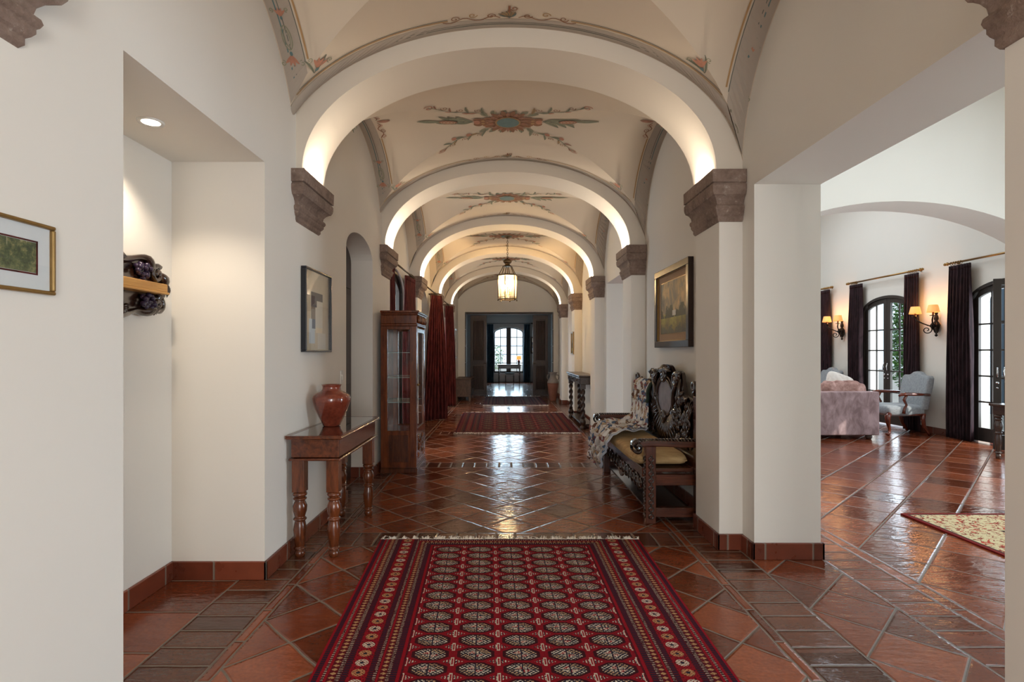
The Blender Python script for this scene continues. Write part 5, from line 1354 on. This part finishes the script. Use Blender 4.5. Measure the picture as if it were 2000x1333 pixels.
# ---- living room on the right
def chair(x, y, rot, label):
    r = empty('armchair', (0, 0, 0), label, 'chair', 'blue-grey armchairs along the garden wall')
    # faces -x; width along y
    hw = .33
    s = MB()
    def seat(u, v):
        t = (v-.5)*pi; a = u*2*pi; e = lambda c, p: math.copysign(abs(c)**p, c)
        X_ = .32*e(cos(t), .35)*e(cos(a), .25); Y_ = (hw-.04*(X_ > 0))*e(cos(t), .35)*e(sin(a), .25)
        return (-.03+X_, Y_, .40+.095*e(sin(t), .6))
    s.grid(seat, 48, 14); s.build('seat', 'grey_linen', r)
    b = MB()
    def outl(v):       # half width and height of the back at v 0..1 along outline
        return v
    n = 26; ring = []
    top = [(-hw+.03, .42), (-hw+.02, .60), (-hw+.005, .85), (-hw+.01, .93), (-hw+.05, .965), (-.17, .965), (-.12, .985), (-.06, 1.02), (0, 1.03), (.06, 1.02), (.12, .985), (.17, .965), (hw-.05, .965), (hw-.01, .93), (hw-.005, .85), (hw-.02, .60), (hw-.03, .42)]
    def bx(z, o): return .245+(z-.42)*.16+o
    rings = [[(bx(z, o), yy*k, .70+(z-.70)*k2) for yy, z in top] for o, k, k2 in ((-.05, .90, .93), (-.045, .96, .975), (-.02, 1, 1), (.04, 1, 1), (.06, .97, .98))]
    b.smooth = True; b.loft(rings); b.build('backrest', 'grey_linen', r, bevel=.01)
    for s_ in (-1, 1):
        a = MB(); yy = s_*(hw-.0)
        a.tube([(.30, yy, .665), (.12, yy+s_*.01, .67), (-.08, yy+s_*.02, .675), (-.16, yy+s_*.02, .665), (-.185, yy+s_*.02, .64)], [.02, .024, .028, .026, .014], 8)
        a.tube([(-.06, yy+s_*.01, .66), (-.10, yy+s_*.01, .58), (-.055, yy, .50), (-.09, yy, .42), (-.10, yy, .36)], [.022, .024, .018, .024, .026], 8)
        a.build('armrest', 'mahogany', r)
        l = MB(); l.tube([(-.29, s_*(hw-.05), .36), (-.325, s_*(hw-.035), .30), (-.315, s_*(hw-.035), .20), (-.285, s_*(hw-.05), .10), (-.29, s_*(hw-.045), .045), (-.32, s_*(hw-.035), .02)], [.042, .046, .032, .020, .020, .030], 10); l.ball((-.325, s_*(hw-.035), .027), .032, .03, .025); l.build('leg', 'mahogany', r)
        l = MB(); l.tube([(.24, s_*(hw-.06), .36), (.235, s_*(hw-.06), .26), (.26, s_*(hw-.06), .14), (.32, s_*(hw-.06), .05), (.34, s_*(hw-.06), .012)], [.036, .034, .024, .020, .022], 10); l.build('leg', 'mahogany', r)
    f = MB(); f.box(-.33, .27, -hw+.03, hw-.03, .325, .355); f.build('seat_rail', 'mahogany', r, bevel=.008)
    r.location = (x, y, 0); r.rotation_euler = (0, 0, rot); return r
ch = chair(6.52, 9.03, radians(-4), 'blue-grey upholstered armchair with carved wooden legs between the two garden doors')
c2 = copy_tree(ch); c2.location = (6.54, 11.4, 0); c2.rotation_euler = (0, 0, 0); c2['label'] = 'blue-grey armchair whose back shows above the mauve sofa'
def sofa():
    x0, x1, y0, y1 = 3.55, 5.75, 8.32, 9.28
    r = empty('sofa', ((x0+x1)/2, (y0+y1)/2, 0), 'mauve velvet sofa seen from behind in the living room', 'sofa')
    MB().box(x0, x1, y0, y0+.16, .07, .74).build('back_frame', 'mauve_velvet', r, bevel=.022, seg=4)
    for xa in (x0, x1-.2): MB().box(xa, xa+.2, y0+.161, y1, .07, .64).build('arm', 'mauve_velvet', r, bevel=.05, seg=4)
    MB().box(x0+.2, x1-.2, y0+.161, y1-.02, .07, .30).build('base', 'mauve_velvet', r, bevel=.02)
    w = (x1-x0-.4)/3
    for k in range(3):
        pad('seat_cushion', 'mauve_velvet', x0+.2+k*w+.003, x0+.2+(k+1)*w-.003, y0+.2, y1-.01, .30, .47, r)
    for k in range(3):
        m = MB(); xa = x0+.06+k*(x1-x0-.12)/3; xb = xa+(x1-x0-.12)/3-.01
        def fn(u, v, xa=xa, xb=xb, k=k):
            t = (v-.5)*pi; a = u*2*pi; e = lambda c, p: math.copysign(abs(c)**p, c)
            X_ = e(cos(t), .3)*e(cos(a), .35); px = (xa+xb)/2+(xb-xa)/2*X_
            puck = .034*(1-abs(cos(px*15.7))**3)-.02+.006*sin(px*61+v*20)
            return (px, y0+.27+(.13+puck)*e(cos(t), .5)*e(sin(a), .6), .66+(.225+puck)*e(sin(t), .55))
        m.grid(fn, 90, 26); m.build('back_cushion', 'mauve_cushion', r)
    for x in (x0+.12, x1-.12):
        for y in (y0+.08, y1-.1): MB().lathe([(0, 0), (.03, 0), (.045, .02), (.05, .05), (.04, .07), (0, .07)], (x, y, 0), 16).build('foot', 'dark_wood', r)
sofa()
m = MB()
Rm = Matrix.Translation((5.42, 8.79, .80)) @ Matrix.Rotation(radians(20), 4, 'Y') @ Matrix.Rotation(radians(-18), 4, 'X')
m.T = Rm; m.grid(lambda u, v: (lambda t, a, e: (.23*e(cos(t), .5)*e(cos(a), .4), .07*sin(t), .21*e(cos(t), .5)*e(sin(a), .4)))((v-.5)*pi, u*2*pi, lambda c, p: math.copysign(abs(c)**p, c)), 40, 16)
tag(m.build('throw_pillow', 'white_pillow'), 'pale throw pillow peeking over the back of the mauve sofa', 'pillow')
def garden_side():
    for k, (a, c) in enumerate(OPEN_R[2:]):
        y0, y1 = a-.28, c+.28
        nm = ['the open right garden door', 'the closed garden door with foliage behind', 'the farthest garden door'][k]
        rod('brass curtain rod above '+nm, 7.0, y0, y1, 2.74, XW, 'brass', .016, rings=[y0+.05+.045*j for j in range(5)]+[y1-.05-.045*j for j in range(5)])
        curtain('dark plum curtain on the far side of '+nm, ((7.0, y1-.42 if k == 0 else y1-.38), (7.0, y1-.02)), 2.69, .01, 'plum_curtain', .08, 7, .04)
        if k > 0: curtain('dark plum curtain on the near side of '+nm, ((7.0, y0+.02), (7.0, y0+.34)), 2.69, .01, 'plum_curtain', .05, 6, .04)
garden_side()
def sconce(y, z, label):
    r = empty('wall_sconce', (XW, y, z), label, 'sconce', 'two-armed sconces on the garden wall'); x = XW
    b = MB(); b.lathe([(.0, -.20), (.018, -.19), (.022, -.17), (.008, -.155), (.03, -.12), (.052, -.04), (.045, .02), (.022, .06), (.034, .09), (.03, .13), (.018, .16), (.026, .19), (.03, .20), (0, .20)], (x-.05, y, z), 16)
    for k in range(7):
        a = pi/2+k*pi/6; b.tube([(x-.05+.03*cos(a), y+.03*sin(a), z-.10), (x-.05+.07*cos(a), y+.07*sin(a), z-.01), (x-.05+.05*cos(a), y+.05*sin(a), z+.04)], [.006, .014, .004], 6)
    b.tube([(x, y, z), (x-.05, y, z)], .02, 8); b.build('carved_body', 'iron', r)
    for s in (-1, 1):
        sx, sy, sz = x-.25, y+s*.19, z+.13
        a = MB(); pts = [(x-.06, y, z+.0), (x-.12, y+s*.05, z-.02), (x-.19, y+s*.10, z+.02), (x-.24, y+s*.16, z+.07), (sx, sy, sz)]
        a.tube(pts, [.009, .010, .010, .012, .010], 8)
        d = Vector((-.72, s*.69, 0)); c0 = Vector((x-.13, y+s*.09, z-.085))
        a.tube([c0+d*u_+Vector((0, 0, v_)) for u_, v_ in spiral((0, 0), .075, 1.5, pi/2, 26, 1)], .008, 6)
        arm = a.build('arm', 'iron', r)
        c = MB(); c.lathe([(0, 0), (.045, .004), (.05, .012), (.02, .01), (.014, .02), (.014, .07), (0, .07)], (sx, sy, sz), 16); c.build('candle_cup', 'iron', arm)
        sh = MB(); n = 30; sh.smooth = True
        R = lambda k, q: q*(1+.03*(1 if k % 2 else -1))
        sh.loft([[(sx+R(k, q)*cos(2*pi*k/n), sy+R(k, q)*sin(2*pi*k/n), sz+zz) for k in range(n)] for q, zz in ((.088, .055), (.082, .075), (.062, .165), (.058, .175))], caps=False)
        sh.build('lamp_shade', 'shade_glow', r, solid=.002)
        lamp('sconce_lamp', 'POINT', (sx+.02, sy, sz+.22), 3.0, (1, .46, .16), (0, 0, 0), .03)
        lamp('sconce_lamp', 'POINT', (sx+.02, sy, sz+.03), 1.2, (1, .46, .16), (0, 0, 0), .03)
sconce(8.87, 1.80, 'iron two-armed sconce with glowing pleated shades above the near armchair')
sconce(11.35, 1.80, 'iron two-armed sconce with glowing pleated shades above the far armchair')
def end_table():
    x0, x1, y0, y1 = 6.20, 6.72, 6.25, 6.90
    r = empty('side_table', ((x0+x1)/2, (y0+y1)/2, 0), 'dark side table with a turned leg beside the open garden door', 'table')
    MB().box(x0-.03, x1+.03, y0-.03, y1+.03, .665, .695).build('tabletop', 'dark_wood', r, bevel=.008); MB().box(x0, x1, y0, y1, .56, .665).build('apron', 'dark_wood', r, bevel=.004)
    for x in (x0+.04, x1-.04):
        for y in (y0+.04, y1-.04): l = MB(); turned(l, x, y, 0, .56, .04, n=16); l.build('leg', 'dark_wood', r)
end_table()
# ---- planting outside
def shrub(x, y, h, rad, n, label, seed):
    rr = random.Random(seed); r = empty('garden_tree', (x, y, -.06), label, 'tree')
    t = MB()
    for k in range(5):
        a = rr.uniform(0, 6.3); t.tube([(x, y, -.06), (x+.06*cos(a), y+.06*sin(a), h*.3), (x+rad*.5*cos(a), y+rad*.5*sin(a), h*.75)], [.04, .03, .01], 6)
    t.build('trunk', 'bark', r)
    f = MB(); f.keep = True
    for k in range(n):
        a, b_, q = rr.uniform(0, 2*pi), rr.uniform(-1, 1), rr.uniform(.35, 1)**.5
        c = Vector((x+rad*q*cos(a)*sqrt(1-b_*b_), y+rad*q*sin(a)*sqrt(1-b_*b_), h*.55+h*.45*q*b_))
        d1 = Vector((rr.uniform(-1, 1), rr.uniform(-1, 1), rr.uniform(-1, .4))).normalized(); d2 = d1.orthogonal().normalized(); s = rr.uniform(.035, .075)
        f.poly([c-d1*s, c-d2*s*.45, c+d1*s, c+d2*s*.45])
    f.build('foliage', 'leaf', r)
shrub(9.3, 12.45, 3.4, .42, 2600, 'leafy green tree outside the closed garden door', 1)
shrub(10.3, 13.75, 2.6, .5, 1500, 'leafy green shrub behind the garden tree, farther from the door', 2)
shrub(-.9, 31, 1.9, .9, 800, 'dark shrub outside the far arched window, behind its left pane', 3)
